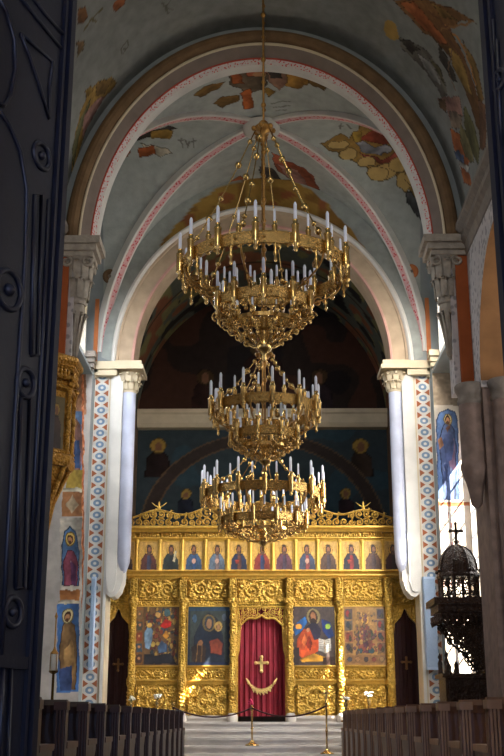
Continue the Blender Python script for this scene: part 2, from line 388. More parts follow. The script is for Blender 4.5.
# corbel capitals of the front arch
def acanthus(b, cx, cy, z0, z1, r0, r1, n=10, m=0, half=None):
    b.lathe([(r0,z0),(r0*1.15,z0+.03),(r0,z0+.07),(r0*1.02,z0+(z1-z0)*.5),(r1*.8,z1-.08),(r1,z1-.05)],(cx,cy,0),18,m)
    for row,(f,zz) in enumerate(((.0,.5),(.5,.86))):
        for k in range(n):
            a=2*PI*(k+f)/n; h=z0+(z1-z0)*zz; ru=r0+(r1-r0)*(zz*.7)
            c,s_=math.cos(a),math.sin(a); w=ru*1.9*PI/n*.42
            pts=[(ru*.98,z0+(z1-z0)*(zz-.4)),(ru*1.08,h-.08),(ru*1.28,h-.01),(ru*1.38,h-.05)]
            vs=[]
            for i,(rr,z) in enumerate(pts):
                ww=w*(1,1.1,.8,.3)[i]
                vs+=[(cx+rr*c-ww*s_,cy+rr*s_+ww*c,z),(cx+rr*1.05*c,cy+rr*1.05*s_,z+.01),(cx+rr*c+ww*s_,cy+rr*s_-ww*c,z)]
            fs=[]
            for i in range(3): fs+=[(i*3,i*3+1,i*3+4,i*3+3),(i*3+1,i*3+2,i*3+5,i*3+4)]
            b.add(vs,fs,m,True)
for sx,nm,k in ((-1,'left',4),(1,'right',5)):
    b=MB()
    mn=lambda a,c:(min(sx*a,sx*c),max(sx*a,sx*c))
    b.box(*mn(2.54,3.5),15.98,16.64,7.98,8.1); b.box(*mn(2.6,3.5),16.04,16.64,7.88,7.98); b.box(*mn(2.66,3.5),16.1,16.64,7.8,7.88)
    acanthus(b,sx*2.9,16.34,7.05,7.86,.13,.26)
    b.lathe([(.02,6.15),(.04,6.25),(.07,6.45),(.065,6.5),(.1,6.75),(.14,6.95),(.13,7.05)],(sx*2.92,16.36,0),16)
    for j in range(8):
        a=2*PI*j/8; b.tube([(sx*2.92+.03*math.cos(a),16.36+.03*math.sin(a),6.2),(sx*2.92+.08*math.cos(a),16.36+.08*math.sin(a),6.55),(sx*2.92+.15*math.cos(a),16.36+.15*math.sin(a),6.92),(sx*2.92+.18*math.cos(a),16.36+.18*math.sin(a),6.86)],.022)
    for q in (-1,1):
        for (vx,vy) in ((2.9+.17*q,16.14),(2.68,16.34+.15*q)):
            b.tube([(sx*(vx+(.0 if vy!=16.14 else (px_-2.9)*.0)+ (px_ if vy==16.14 else 0)),vy+(px_ if vy!=16.14 else 0),pz_) for px_,pz_ in spiral(0,7.72,.09,1.6,PI/2,q,20)],.024,6)
    b.box(*mn(3.2,3.6),16.3,16.6,5.6,7.9)
    struct(b.build(f'trim_{k}',CORB),f'carved leaf corbel carrying the front arch, {nm} side','corbel')
# ---- bay 2: groin vault
GA,GH,GC,GZ,GR=3.22,2.26,18.8,7.7,3.95
def gz(x,y):
    zb=GZ+GR*np.sqrt(np.clip(1-(x/GA)**2,0,1)); zc=GZ+GR*np.sqrt(np.clip(1-((y-GC)/GH)**2,0,1)); return np.maximum(zb,zc)
def groin_hit(px,py):
    d=ray(px,py); lo=16.6/d.y; hi=21.2/d.y; t=np.linspace(lo,hi,900)
    x=CAM.x+d.x*t; y=CAM.y+d.y*t; z=CAM.z+d.z*t; g=z-gz(x,y); k=np.argmax(g>0)
    if g[k]<=0: k=len(t)-1
    return (float(x[k]),float(y[k]))
gh=lambda pts:[groin_hit(*p) for p in pts]
sh=[]
for pts,c in [
 ([(193,95),(205,86),(225,81),(217,90),(198,98)],GDD),([(212,104),(224,96),(240,94),(238,101),(222,108)],GDD),
 ([(228,70),(246,64),(262,62),(270,74),(264,90),(246,92),(231,85)],(120,104,86)),([(230,72),(240,68),(244,84),(234,84)],OR),([(241,92),(252,88),(253,108),(243,109)],OR),
 ([(268,68),(288,66),(293,80),(280,90),(268,82)],(180,130,108)),([(270,70),(280,70),(282,78),(270,78)],DK),([(286,75),(296,70),(310,72),(314,82),(298,89),(286,86)],(206,146,56)),([(308,78),(322,80),(336,87),(326,91),(312,86)],GDD),([(264,88),(276,90),(270,98)],GD),
 ([(130,138),(146,132),(168,126),(180,128),(160,134),(138,141)],DK),([(152,131),(166,129),(174,131),(168,139),(152,138)],GD),([(138,142),(156,146),(168,150),(173,154),(160,156),(148,149)],CR),
 ([(137,147),(152,145),(156,154),(140,156)],OR),([(118,153),(126,147),(131,148),(128,158),(120,160)],OR),([(113,162),(120,157),(120,166),(112,178),(108,192),(103,197),(105,182)],OL),
 ([(321,144),(340,133),(349,139),(357,130),(378,127),(394,133),(402,148),(414,160),(425,190),(429,232),(422,228),(413,197),(401,180),(384,170),(373,177),(363,165),(346,159),(330,151)],(190,146,70)),
 ([(356,140),(368,133),(378,129),(392,134),(390,144),(372,142)],RD),([(355,143),(364,141),(374,147),(386,143),(393,149),(380,155),(362,151)],(170,176,196)),([(360,152),(380,158),(400,150),(404,158),(390,164),(368,161)],(180,78,64)),
 ([(352,132),(362,130),(362,140),(354,142)],(224,180,70)),
 ([(404,188),(418,200),(427,214),(428,230),(414,214),(405,200)],(74,80,88)),
 ([(204,206),(220,194),(240,184),(262,180),(296,180),(318,192),(334,212),(346,230),(318,212),(290,200),(262,197),(230,201)],(172,132,58)),
 ([(272,152),(284,160),(300,166),(314,176),(324,202),(310,196),(296,182),(276,170)],(176,84,58)),([(258,166),(272,168),(286,186),(276,192),(262,190)],(80,70,74)),([(222,186),(240,176),(252,182),(238,194),(224,196)],OR),([(276,164),(298,170),(308,186),(292,182)],PK)]:
    sh.append(('p',gh(pts),c,.022))
for (x,y,rx,ry) in [(386,170,.22,.14),(398,164,.2,.14),(378,173,.2,.12),(404,180,.18,.13),(348,154,.2,.1),(338,145,.22,.1),(412,176,.15,.12),(367,162,.2,.1)]:
    sh.append(('e',(*groin_hit(x,y),rx,ry),(206,172,104),.02))
sh.append(('e',(*groin_hit(257,72),.2,.16),(178,88,58),.02)); sh.append(('e',(*groin_hit(258,74),.1,.09),SK))
for pts in [[(182,139),(182,147)],[(180,141),(185,141)],[(187,141),(187,147),(190,141)],[(194,138),(194,147)],[(192,141),(197,140)],[(339,126),(343,126)],[(341,124),(341,129)],[(346,125),(350,129)],[(272,103),(290,101)],[(274,107),(290,106)],[(275,111),(286,110)]]:
    sh.append(stroke(pts,.016,(110,114,114),groin_hit))
sh=mute(sh,.2,(150,130,100),.6)
xs=np.linspace(-GA,GA,330); ys=np.linspace(16.56,21.05,250); XX,YY=np.meshgrid(xs,ys,indexing='ij'); G=np.stack([XX,YY,gz(XX,YY)],-1)
Q=np.stack([XX.ravel(),YY.ravel()],1); vb=np.array((166,170,164))*(1+.1*(vnoise(Q,1.4,3)-.5))[:,None]
v=empty('ceiling',(0,0,0)); struct(v,'blue-grey cross vault with pink ribs and frescoes','vault')
grid_mesh('painted_vault',G,FRES,paint(Q,vb,sh,.07,8),v)
for sx in (-1,1):
    for sy in (-1,1):
        b=MB(); d=Vector((sx*GA,sy*GH,0)).normalized(); w=Vector((-d.y,d.x,0)); sec=[(-.115,.1),(-.11,-.05),(-.065,-.06),(.065,-.06),(.11,-.05),(.115,.1)]
        n=48; rows=[]
        for i in range(n+1):
            s_=math.sin(PI/2*i/n)*.9995; x=sx*GA*s_; y=GC+sy*GH*s_; z=GZ+GR*math.sqrt(max(0,1-s_*s_))
            t=Vector((d.x*math.cos(PI/2*i/n)*3,d.y*math.cos(PI/2*i/n)*3,-GR*math.sin(PI/2*i/n))).normalized(); nn=w.cross(t); nn = nn if nn.z>0 or (i>n*.95) else -nn
            if nn.dot(Vector((-sx,-sy,-2)))>0: nn=-nn
            rows.append([Vector((x,y,z))+w*a+nn*h for a,h in sec])
        for j,mi in enumerate((0,0,1,0,0)):
            vs=[];fs=[]
            for i in range(n+1): vs+=[rows[i][j],rows[i][j+1]]
            for i in range(n): fs.append((2*i,2*i+1,2*i+3,2*i+2))
            b.add(vs,fs,mi)
        b.build('rib',[WHITE,RIBP],v)
# painted tympanum between the chancel arch and the vault
ph=np.linspace(0.0,PI,120); tt=np.linspace(0,1,16); PH,TT=np.meshgrid(ph,tt,indexing='ij')
xi,zi=2.96*np.cos(PH),7.6+3.36*np.sin(PH); xo=3.2*np.cos(PH); zo=np.maximum(GZ+GR*np.sin(PH)+.02,zi)
XX=xi*(1-TT)+xo*TT; ZZ=zi*(1-TT)+zo*TT; Q=np.stack([XX.ravel(),ZZ.ravel()],1)
C=np.array((160,164,158))*np.ones((len(Q),3)); g=(TT.ravel()<1.05*(1-(np.abs(Q[:,0])/2.25)**2)+.25*(vnoise(Q,4,41)-.5)); C[g]=(168,132,66); C[g&(vnoise(Q,5,42)>.62)]=(140,104,52); C[g&(vnoise(Q,4,43)>.72)]=(150,92,56)
grid_mesh('painted_tympanum',np.stack([XX,np.full_like(XX,20.985),ZZ],-1),FRES,C,v)
b=MB(); b.lathe([(.05,11.36),(.12,11.38),(.2,11.42),(.26,11.46),(.34,11.5),(.36,11.62)],(0,GC,0),24); b.lathe([(.02,11.28),(.1,11.32),(.13,11.37),(.1,11.4)],(0,GC,0),16,1)
b.build('boss',[WHITE,BRASSD],v)
# bay 2 side walls
def cells(b, X0,X1, ylo,yhi,zlo,zhi, holes, m=0):
    ysl=sorted({ylo,yhi,*[h[0] for h in holes],*[h[1] for h in holes]}); zsl=sorted({zlo,zhi,*[h[2] for h in holes],*[h[3] for h in holes]})
    for i in range(len(ysl)-1):
        for j in range(len(zsl)-1):
            cy,cz=(ysl[i]+ysl[i+1])/2,(zsl[j]+zsl[j+1])/2
            if any(h[0]<cy<h[1] and h[2]<cz<h[3] for h in holes): continue
            b.box(min(X0,X1),max(X0,X1),ysl[i],ysl[i+1],zsl[j],zsl[j+1],m)
UW=(19.25,20.3,7.5,8.9); LWIN=(17.6,19.0,3.0,5.9); SUNW=(20.02,20.58,.6,5.95); SLOT=(18.62,19.08,7.78,8.02)  # added: hidden lower window for fill light, slit for the sun streak
for sx,nm,up,lo in ((1,'right',[UW,SLOT],[LWIN,SUNW]),(-1,'left',[UW],[])):
    b=MB(); mn=lambda a,c:(min(sx*a,sx*c),max(sx*a,sx*c))
    cells(b,sx*3.55,sx*3.585,16.6,21.6,7.25,12.2,up); cells(b,sx*4.0,sx*4.06,16.6,21.6,0,7.3,lo)
    b.box(*mn(3.3,4.1),16.6,20.6,7.24,7.3); b.box(*mn(3.3,4.0),20.6,21.6,0,7.4)
    ysl=np.linspace(16.6,21.0,50)
    for i in range(49):
        q=[(y,GZ+GR*math.sqrt(max(0,1-((y-GC)/GH)**2))) for y in (ysl[i],ysl[i+1])]
        b.add([(sx*3.2,q[0][0],q[0][1]),(sx*3.2,q[1][0],q[1][1]),(sx*3.6,q[1][0],q[1][1]),(sx*3.6,q[0][0],q[0][1])],[(0,1,2,3)])
    struct(b.build('wall_bay_'+nm,PLAST),f'{nm} side wall of the vaulted bay with tall windows','wall')
b=MB(); b.box(-6.7,6.7,3.5,28,12.95,13.2); struct(b.build('roof',DARKP),'flat roof above the church vaults','roof')  # slab added above the vaults to stop sun leaking in
for sx,nm,k in ((-1,'left',6),(1,'right',7)):
    mn=lambda a,c:(min(sx*a,sx*c),max(sx*a,sx*c)); b=MB(); b.box(*mn(3.27,4.0),20.5,20.62,7.36,7.45); b.box(*mn(3.25,4.0),20.44,20.62,7.45,7.54); b.box(*mn(3.23,4.0),20.38,20.62,7.54,7.66)
    struct(b.build(f'trim_{k}',STONEC if sx<0 else CREAM),f'impost cornice along the {nm} bay wall','cornice')
def window(k, X, y0,y1,z0,z1, pane, nb, nz_, label, diamond=False):
    r=empty(f'window_{k}',(0,0,0)); struct(r,label,'window'); sx=1 if X>0 else -1
    b=MB(); b.box(X-.01,X+.01,y0-.02,y1+.02,z0-.02,z1+.02); b.build('pane',pane,r)
    b=MB(); xi=X-sx*.05
    if diamond:
        st=.24; n=int((y1-y0+z1-z0)/st)+1
        for i in range(1,n):
            for sg in (1,-1):
                pts=[]; c=i*st
                for t in (0,1):
                    pass
                a0=max(0,c-(z1-z0)); a1=min(y1-y0,c)
                if a1>a0:
                    p,q=(a0,c-a0),(a1,c-a1)
                    if sg<0: p,q=(y1-y0-p[0],p[1]),(y1-y0-q[0],q[1])
                    b.tube([(xi,y0+p[0],z0+p[1]),(xi,y0+q[0],z0+q[1])],.008,5)
    else:
        for i in range(1,nb): y=y0+(y1-y0)*i/nb; b.box(xi-.012,xi+.012,y-.012,y+.012,z0,z1)
        for i in range(1,nz_): z=z0+(z1-z0)*i/nz_; b.box(xi-.012,xi+.012,y0,y1,z-.012,z+.012)
    b.build('lattice',LEAD,r)
    b=MB()
    for (a0,a1,c0,c1) in ((y0,y0+.06,z0,z1),(y1-.06,y1,z0,z1),(y0,y1,z0,z0+.06),(y0,y1,z1-.06,z1)): b.box(X-sx*.16 if sx>0 else X,X if sx>0 else X+.16,a0,a1,c0,c1)
    b.build('window_frame',WHITE,r)
window(1,3.57,*UW,SKYP,4,7,'tall bright window high in the right bay wall')
window(2,-3.57,*UW,SKYY,4,9,'yellowish window high in the left bay wall')
window(3,4.04,*LWIN,SKYP,4,6,'bright lattice window low in the right bay wall')  # window added out of sight, its glow helps light the screen
window(4,4.04,*SUNW,GLASS,2,12,'narrow clear window letting the sun onto the right pier')
# frescoes on the lower side walls
YF=20.585
wl=lambda pts:[(at(x,y,YF).x,at(x,y,YF).z) for x,y in pts]
wr=wl
def wallpaint(x0,x1,z0,z1,shapes,base,name):
    xs=np.linspace(x0,x1,90); zs=np.linspace(z0,z1,420); XX,ZZ=np.meshgrid(xs,zs,indexing='ij')
    Q=np.stack([XX.ravel(),ZZ.ravel()],1); bc=np.array(base,float)*(1+.14*(vnoise(Q,3,12)-.5))[:,None]
    return grid_mesh(name,np.stack([XX,np.full_like(XX,YF),ZZ],-1),FRES,paint(Q,bc,shapes,.03,10,.0))
def box_px(f,x0,y0,x1,y1): return f([(x0,y0),(x1,y0),(x1,y1),(x0,y1)])
sh=[]
def P_(f,pts,c,o=.0): sh.append(('p',f(pts),c,o))
def B_(f,x0,y0,x1,y1,c,o=0.): sh.append(('p',box_px(f,x0,y0,x1,y1),c,o))
f=wl
B_(f,62,370,86,415,(206,150,112)); B_(f,66,412,84,472,(120,150,190)); P_(f,[(70,425),(76,418),(81,425),(83,450),(80,470),(70,470)],(150,110,100)); B_(f,74,440,80,468,(70,90,130)); P_(f,[(72,424),(76,420),(79,424),(76,430)],SK)
B_(f,66,470,84,488,(214,180,84)); B_(f,62,488,82,492,CR); B_(f,62,492,82,517,(200,138,92)); P_(f,[(66,505),(72,495),(79,505),(72,514)],(212,186,150)); 
B_(f,60,518,82,600,(206,196,180)); P_(f,[(62,586),(61,545),(64,532),(70,526),(76,532),(79,545),(79,586)],(96,130,170),.02)
P_(f,[(64,586),(63,562),(67,550),(73,550),(78,562),(77,586)],(150,80,96),.015); P_(f,[(70,560),(76,566),(76,586),(72,586)],(96,60,90))
B_(f,60,590,80,600,(200,130,76)); B_(f,58,600,80,604,CR); B_(f,57,604,79,692,(84,126,186)); 
P_(f,[(60,690),(59,650),(62,626),(68,618),(75,626),(77,655),(76,690)],(150,116,78),.015); P_(f,[(64,650),(72,640),(76,665),(70,690),(64,690)],(196,152,96)); P_(f,[(60,668),(72,666),(72,690),(60,690)],(80,100,150))
sh.append(('e',(*wl([(70,539)])[0],.1,.14),(216,180,96),.02)); sh+=[('e',(wl([(70,540)])[0][0],wl([(70,540)])[0][1]+.01,.058,.085),(74,50,38)),('e',(wl([(70,540)])[0][0],wl([(70,540)])[0][1]-.012,.04,.066),SK),('e',(wl([(70,540)])[0][0],wl([(70,540)])[0][1]-.05,.03,.035),(96,66,48))]; sh.append(('e',(*wl([(68,616)])[0],.11,.14),(206,190,140),.02)); sh+=[('e',(wl([(68,617)])[0][0],wl([(68,617)])[0][1]+.01,.058,.085),(74,50,38)),('e',(wl([(68,617)])[0][0],wl([(68,617)])[0][1]-.012,.04,.066),SK),('e',(wl([(68,617)])[0][0],wl([(68,617)])[0][1]-.05,.03,.035),(96,66,48))]
B_(f,82,370,84,700,(206,120,76))
o=wallpaint(-3.98,-3.3,.05,7.36,sh,(186,178,170),'trim_8'); struct(o,'frescoed panels of saints on the left chancel pier','fresco')
sh=[]; f=wr
B_(f,430,360,475,405,(214,190,160)); P_(f,[(437,500),(436,420),(440,412),(448,408),(455,412),(458,420),(460,500)],(110,140,190),.02)
P_(f,[(441,470),(439,440),(443,425),(449,420),(454,428),(457,450),(456,500),(444,500)],(96,112,150),.02); P_(f,[(446,440),(454,438),(456,470),(450,470)],(150,120,140)); P_(f,[(438,440),(442,436),(444,445),(440,450)],SK)
sh.append(('e',(*wr([(448,419)])[0],.09,.11),(222,202,140),.02)); sh+=[('e',(wr([(448,420)])[0][0],wr([(448,420)])[0][1]+.01,.058,.085),(74,50,38)),('e',(wr([(448,420)])[0][0],wr([(448,420)])[0][1]-.012,.04,.066),SK),('e',(wr([(448,420)])[0][0],wr([(448,420)])[0][1]-.05,.03,.035),(96,66,48))]
P_(f,[(443,440),(446,434),(451,434),(454,442),(452,460),(446,462)],(84,96,132)); P_(f,[(444,462),(448,464),(447,500),(443,500)],(80,94,134)); P_(f,[(450,466),(453,470),(454,500),(451,500)],(126,146,186)); P_(f,[(446,428),(448,432),(451,428),(450,424)],(120,84,70))
B_(f,437,502,470,506,(200,120,80)); B_(f,437,598,470,602,(200,120,80))
for i in range(8): B_(f,438+4*(i%2),510+10*i,441+4*(i%2),516+10*i,(214,170,160)); B_(f,446+4*(i%2),512+10*i,449+4*(i%2),518+10*i,(206,160,150)); B_(f,454+4*(i%2),510+10*i,457+4*(i%2),516+10*i,(214,170,160))
o=wallpaint(3.3,3.98,.05,7.36,sh,(214,202,184),'trim_9'); struct(o,'fresco of a robed woman in a blue niche, right chancel pier','fresco')
# ---- arch 2 wall, piers
b=infill(2.9,3.3,A2['z'],21.0,21.6,3.7,12.4,7.5,0); struct(b.build('wall_chancel_arch',PLAST),'plaster wall over the chancel arch','wall')
b=MB()
b.sweep([(.44,21.05),(.44,20.9),(.42,20.86),(.38,20.85),(.35,20.88),(.34,20.93),(.3,20.94),(.29,20.97),(.04,20.98),(.03,20.95),(-.01,20.95),(-.02,21.0),(-.02,21.62),(.4,21.62)],
        [0,0,0,0,0,1,1,1,2,2,2,1,1],A2['a'],A2['b'],A2['z'],0,PI,96)
struct(b.build('trim_10',[WHITE,mat('beige_arch_stone',(182,160,134),.8,0,.16,4,.1,36,spec=.2),mat('rose_line',(196,150,136),.8)]),'cream chancel arch framing the sanctuary','arch')
def strip_paint(Xc, name):
    w,z0,z1=.3,.3,7.3; xs=np.linspace(0,w,37); zs=np.linspace(0,z1-z0,1400); XX,ZZ=np.meshgrid(xs,zs,indexing='ij')
    u=(XX/w-.5)*2; per=.23; vv=((ZZ/per)%1-.5)*2
    C=np.ones(XX.shape+(3,))*np.array((158,94,62)); ax,av=np.abs(u),np.abs(vv)
    xv=(1-av)*1.15; C[ax<xv]=(196,194,190); C[np.abs(ax-xv)<.2]=(206,200,190)
    d=np.sqrt(u*u+(vv*.95)**2); C[d<.66]=(206,202,194); C[d<.54]=(118,138,160); C[d<.22]=(204,204,200)
    C[ax>.86]=(214,204,188)
    C*= (1+.12*(vnoise(np.stack([XX.ravel(),ZZ.ravel()],1),9,4)-.5)).reshape(XX.shape)[...,None]
    return grid_mesh(name,np.stack([XX+Xc-w/2,np.full_like(XX,20.985),ZZ+z0],-1),FRES,C)
for sx,nm,k in ((-1,'left',11),(1,'right',13)):
    b=MB(); mn=lambda a,c:(min(sx*a,sx*c),max(sx*a,sx*c))
    b.box(*mn(2.92,3.5),21.0,21.6,0,7.35,0)
    b.box(*mn(2.62,2.96),21.0,21.5,3.4,7.35,1)
    b.box(*mn(3.36,3.44),20.93,21.0,0,7.3,2)
    b.box(*mn(2.93,2.98),20.96,21.0,0,7.3,3)
    # rounded corbel under the inner strip
    b.prism([(sx*x,z) for x,z in ((2.62,3.42),(2.62,3.3),(2.68,3.12),(2.76,3.02),(2.84,3.0),(2.92,3.06),(2.96,3.2),(2.96,3.42))],'y',20.94,21.45,3)
    b.prism([(sx*x,z) for x,z in ((2.74,7.3),(2.74,3.3),(2.78,3.12),(2.84,3.08),(2.9,3.12),(2.93,3.3),(2.93,7.3))],'y',20.9,21.0,3)
    o=b.build(f'wall_pier_{nm}',[CREAM,WHITE,ORANGE,WHITE]); struct(o,f'{nm} chancel pier of cream stone beside the gilded screen','pier')
    o=strip_paint(sx*3.16,f'trim_{k}'); struct(o,f'orange and white lozenge stencil strip on the {nm} chancel pier','painted strip')
    b=MB(); b.lathe([(.03,3.46),(.07,3.5),(.12,3.66),(.135,3.9),(.135,7.0)],(sx*2.63,21.06,0),24,0)
    acanthus(b,sx*2.63,21.06,6.98,7.42,.14,.25,10,1)
    b.box(*mn(2.34,2.9),20.78,21.6,7.42,7.5,1); b.box(*mn(2.38,2.9),20.82,21.6,7.5,7.6,1)
    b.box(*mn(2.86,3.3),20.84,21.6,7.3,7.42,1); b.box(*mn(2.84,3.3),20.8,21.6,7.42,7.58,1)
    b.box(*mn(3.26,3.6),20.88,21.6,7.26,7.36,1); b.box(*mn(3.24,3.6),20.84,21.6,7.36,7.52,1)
    o=b.build('column',[BLUEW,CREAM]); struct(o,f'pale engaged shaft with leaf capital, {nm} side of the chancel arch','column')
    b=MB(); b.box(*mn(3.28,3.36),20.94,21.02,7.55,9.6,0); o=b.build(f'trim_{14 if sx<0 else 15}',ORANGE); struct(o,f'thin orange strip above the {nm} chancel pier','trim')
    gx,gy=groin_hit(110 if sx<0 else 411,276 if sx<0 else 271); gzv=float(gz(np.array([gx]),np.array([gy]))[0]); e_=.02
    nv=Vector((-(float(gz(np.array([gx+e_]),np.array([gy]))[0])-gzv)/e_,-(float(gz(np.array([gx]),np.array([gy+e_]))[0])-gzv)/e_,1)).normalized()
    if nv.z>0: nv=-nv
    if abs(gx)>3.15: nv=Vector((-sx,-.2,-.1)).normalized()
    r=empty('medallion',Vector((gx,gy,gzv))+nv*.01); tag(r,f'small round carved medallion on the grey vault above the {nm} chancel pier','medallion','round vault medallions'); r.rotation_euler=nv.to_track_quat('Z','Y').to_euler()
    b=MB(); b.lathe([(.03,.02),(.07,.0),(.09,.02),(.13,.03),(.15,0)],(0,0,0),18); b.build('disc',BROWNB if sx<0 else ORANGE,r)
    b=MB(); b.ball((0,0,.02),.04,8); b.build('boss',STONEC,r)
# ---- sanctuary
def dark_fig(cx,cy,sc,robe,halo=(150,120,56)):
    return [('p',[(cx-.42*sc,cy-.75*sc),(cx-.36*sc,cy-.1*sc),(cx-.16*sc,cy+.12*sc),(cx+.16*sc,cy+.12*sc),(cx+.36*sc,cy-.1*sc),(cx+.42*sc,cy-.75*sc)],robe,.02),('e',(cx,cy+.3*sc,.27*sc,.27*sc),halo,.02),('e',(cx,cy+.27*sc,.13*sc,.17*sc),(120,84,60))]
ph=np.linspace(0,PI,160); ys=np.linspace(21.6,26.1,60); PH,YY=np.meshgrid(ph,ys,indexing='ij'); Q=np.stack([PH.ravel()*3,YY.ravel()],1)
n1=vnoise(Q,2.2,21); n2=vnoise(Q,3.7,22)
C=np.array((92,94,82))*np.ones((len(Q),3)); C[n1>.62]=(132,84,58); C[n2>.7]=(126,118,76); C[(n1<.25)]=(44,40,38)
C[np.abs(YY.ravel()-21.95)<.05]=(110,84,48); C[np.abs((Q[:,1]%1.5)-.05)<.04]=(60,46,34)
v=empty('ceiling'); struct(v,'dark painted barrel vault over the sanctuary','vault')
grid_mesh('painted_vault',np.stack([3.02*np.cos(PH),YY,7.7+3.35*np.sin(PH)],-1),FRES,C,v)
b=MB(); b.box(-3.4,-3.0,21.6,26,0,7.8); b.box(3.0,3.4,21.6,26,0,7.8); struct(b.build('wall_sanctuary_sides',mat('sanctuary_wall_brown',(96,70,46),.9)),'dark side walls of the sanctuary','wall')
# back wall with apse arch
xs=np.linspace(-3.05,3.05,150); zs=np.linspace(4.2,11.1,170); XX,ZZ=np.meshgrid(xs,zs,indexing='ij'); Q=np.stack([XX.ravel(),ZZ.ravel()],1)
C=np.array((50,60,64))*np.ones((len(Q),3)); up=Q[:,1]>7.7; C[up]=(44,34,30)
n1=vnoise(Q,1.6,31); C[up&(n1>.62)]=(66,42,32); C[up&(n1<.3)]=(34,28,28); C[(~up)&(n1>.66)]=(48,66,74)
sh=[]
for x,y,s_,rb in ((158,455,.72,(44,30,28)),(361,455,.72,(70,54,44)),(186,500,.5,(40,44,60)),(346,500,.5,(60,44,50))):
    p=at(x,y,26.0); sh+=dark_fig(p.x,p.z,s_,rb)
sh+=dark_fig(0,9.3,1.3,(66,40,34),(80,62,36)); sh+=dark_fig(-1.4,8.6,.8,(60,36,30),(70,52,32)); sh+=dark_fig(1.4,8.6,.8,(52,40,44),(70,52,32))
C2=paint(Q,C,sh,.04,6)
fr=np.abs(np.sqrt((Q[:,0]/2.75)**2+((Q[:,1]-5.0)/2.3)**2)-1)
C2[(fr<.05)]=(56,46,42); C2[(fr<.065)&(fr>.05)]=(92,72,52)
o=grid_mesh('wall_sanctuary_back',np.stack([XX,np.full_like(XX,26.0),ZZ],-1),FRES,C2); struct(o,'dark teal painted back wall of the sanctuary with haloed figures','wall')
b=MB(); b.box(-3.1,3.1,26.02,26.3,0,11.5); struct(b.build('wall_apse',SANC),'masonry behind the painted sanctuary wall','wall')
b=MB(); b.prism([(25.99,7.5),(25.8,7.52),(25.74,7.62),(25.72,7.82),(25.68,7.86),(25.68,7.95),(25.99,7.95)],'x',-3.0,3.0)
struct(b.build('trim_16',CREAM),'straight cream cornice across the dark sanctuary','cornice')
# ------------------------------------------------------------------ STEPS
b=MB()
for i in range(6):
    yf=21.05-.3*(5-i); b.box(-3.0,3.0,yf,21.05 if i<5 else 26,(.13*i),.13*(i+1)-.0); b.box(-3.0,3.0,yf-.03,yf+.02,.13*(i+1)-.04,.13*(i+1))
struct(b.build('stairs',MARBLE),'pale marble steps rising to the gilded screen','steps')
SOL=.78
# ------------------------------------------------------------------ ICONOSTASIS
YI=21.75
PX=lambda x,y=640: at(x,y,YI).x
PZ=lambda y: at(262,y,YI).z
def vine(w,h,style):
    cv=[]
    def mir(c): return [c,[(w-x,z) for x,z in c]]
    if style=='lunette':
        cv+=mir(spiral(w*.3,h*.5,h*.34,1.7,-PI/2,1)); cv+=mir(spiral(w*.1,h*.72,h*.2,1.3,-PI/2,-1)); cv+=mir(spiral(w*.12,h*.26,h*.17,1.3,PI/2,1))
        cv.append([(w*.5+w*.46*math.cos(PI*i/30),h*.1+h*.82*math.sin(PI*i/30)) for i in range(31)])
        cv+=mir([(w*.5,h*.15),(w*.46,h*.45),(w*.5,h*.8)]); cv.append([(w*.3,h*.14),(w*.5,h*.1),(w*.7,h*.14)])
    elif style=='medallion':
        cv.append([(w*.5+h*.3*math.cos(2*PI*i/40),h*.5+h*.36*math.sin(2*PI*i/40)) for i in range(41)])
        cv+=mir(spiral(w*.43,h*.5,h*.15,1.2,0,1)); cv+=[[(w*.5,h*.22),(w*.5,h*.78)],[(w*.38,h*.5),(w*.62,h*.5)]]
        for zz,d in ((.78,-1),(.22,1)):
            cv+=mir(spiral(w*.17,h*zz,h*.17,1.5,0,d))
        cv+=mir([(w*.06,h*.35),(w*.1,h*.5),(w*.06,h*.65)])
    elif style=='band':
        n=max(3,int(round(w/(h*1.25)))); 
        for i in range(n):
            c=w*(i+.5)/n; cv.append(spiral(c,h*.5,h*.34,1.4,PI if i%2 else 0,1 if i%2 else -1,30))
        cv.append([(w*i/60,h*(.5+.36*math.sin(PI*n*i/60))) for i in range(61)])
    elif style=='stem':
        n=max(3,int(round(h/(w*1.3))))
        for i in range(n):
            c=h*(i+.5)/n; cv.append(spiral(w*.5,c,w*.3,1.3,PI/2 if i%2 else -PI/2,1 if i%2 else -1,26))
        cv.append([(w*(.5+.34*math.sin(PI*n*i/60)),h*i/60) for i in range(61)])
    return cv
def relief(name,x0,x1,z0,z1,y,style,parent,depth=.05,rad=None,step=.014,m=GOLD,border=.03):
    w,h=x1-x0,z1-z0; rad=rad or min(w,h)*.06; nx,nz=max(6,int(w/step)),max(6,int(h/step))
    xs=np.linspace(0,w,nx); zs=np.linspace(0,h,nz); XX,ZZ=np.meshgrid(xs,zs,indexing='ij'); Q=np.stack([XX.ravel(),ZZ.ravel()],1)
    H=np.zeros(len(Q))
    for c in vine(w,h,style):
        d=dline(Q,c); H=np.maximum(H,np.sqrt(np.clip(1-(d/rad)**2,0,1)))
    H=H*depth+.25*depth*vnoise(Q,22,6)
    e=np.minimum(np.minimum(Q[:,0],w-Q[:,0]),np.minimum(Q[:,1],h-Q[:,1])); H=np.where(e<border,depth*.8*np.sin(np.clip(e/border,0,1)*PI),H)
    edge=e<1e-6; H[edge]=-.03
    return grid_mesh(name,np.stack([XX+x0,(y-H).reshape(XX.shape),ZZ+z0],-1),m,None,parent)
ICO=empty('iconostasis',(0,YI,SOL)); tag(ICO,'tall gilded carved icon screen standing on the marble steps','icon screen')
class _P: pass
def part(b,name,m):
    o=b.build(name,m,ICO); o.location=(-ICO.location.x,-ICO.location.y,-ICO.location.z); return o
def ico_relief(*a,**k):
    o=relief(*a,parent=ICO,**k); o.location=-Vector(ICO.location); return o
cols=[133,183,233,290,340,389]; cx=[PX(c) for c in cols]
XL,XR=PX(101),PX(423)
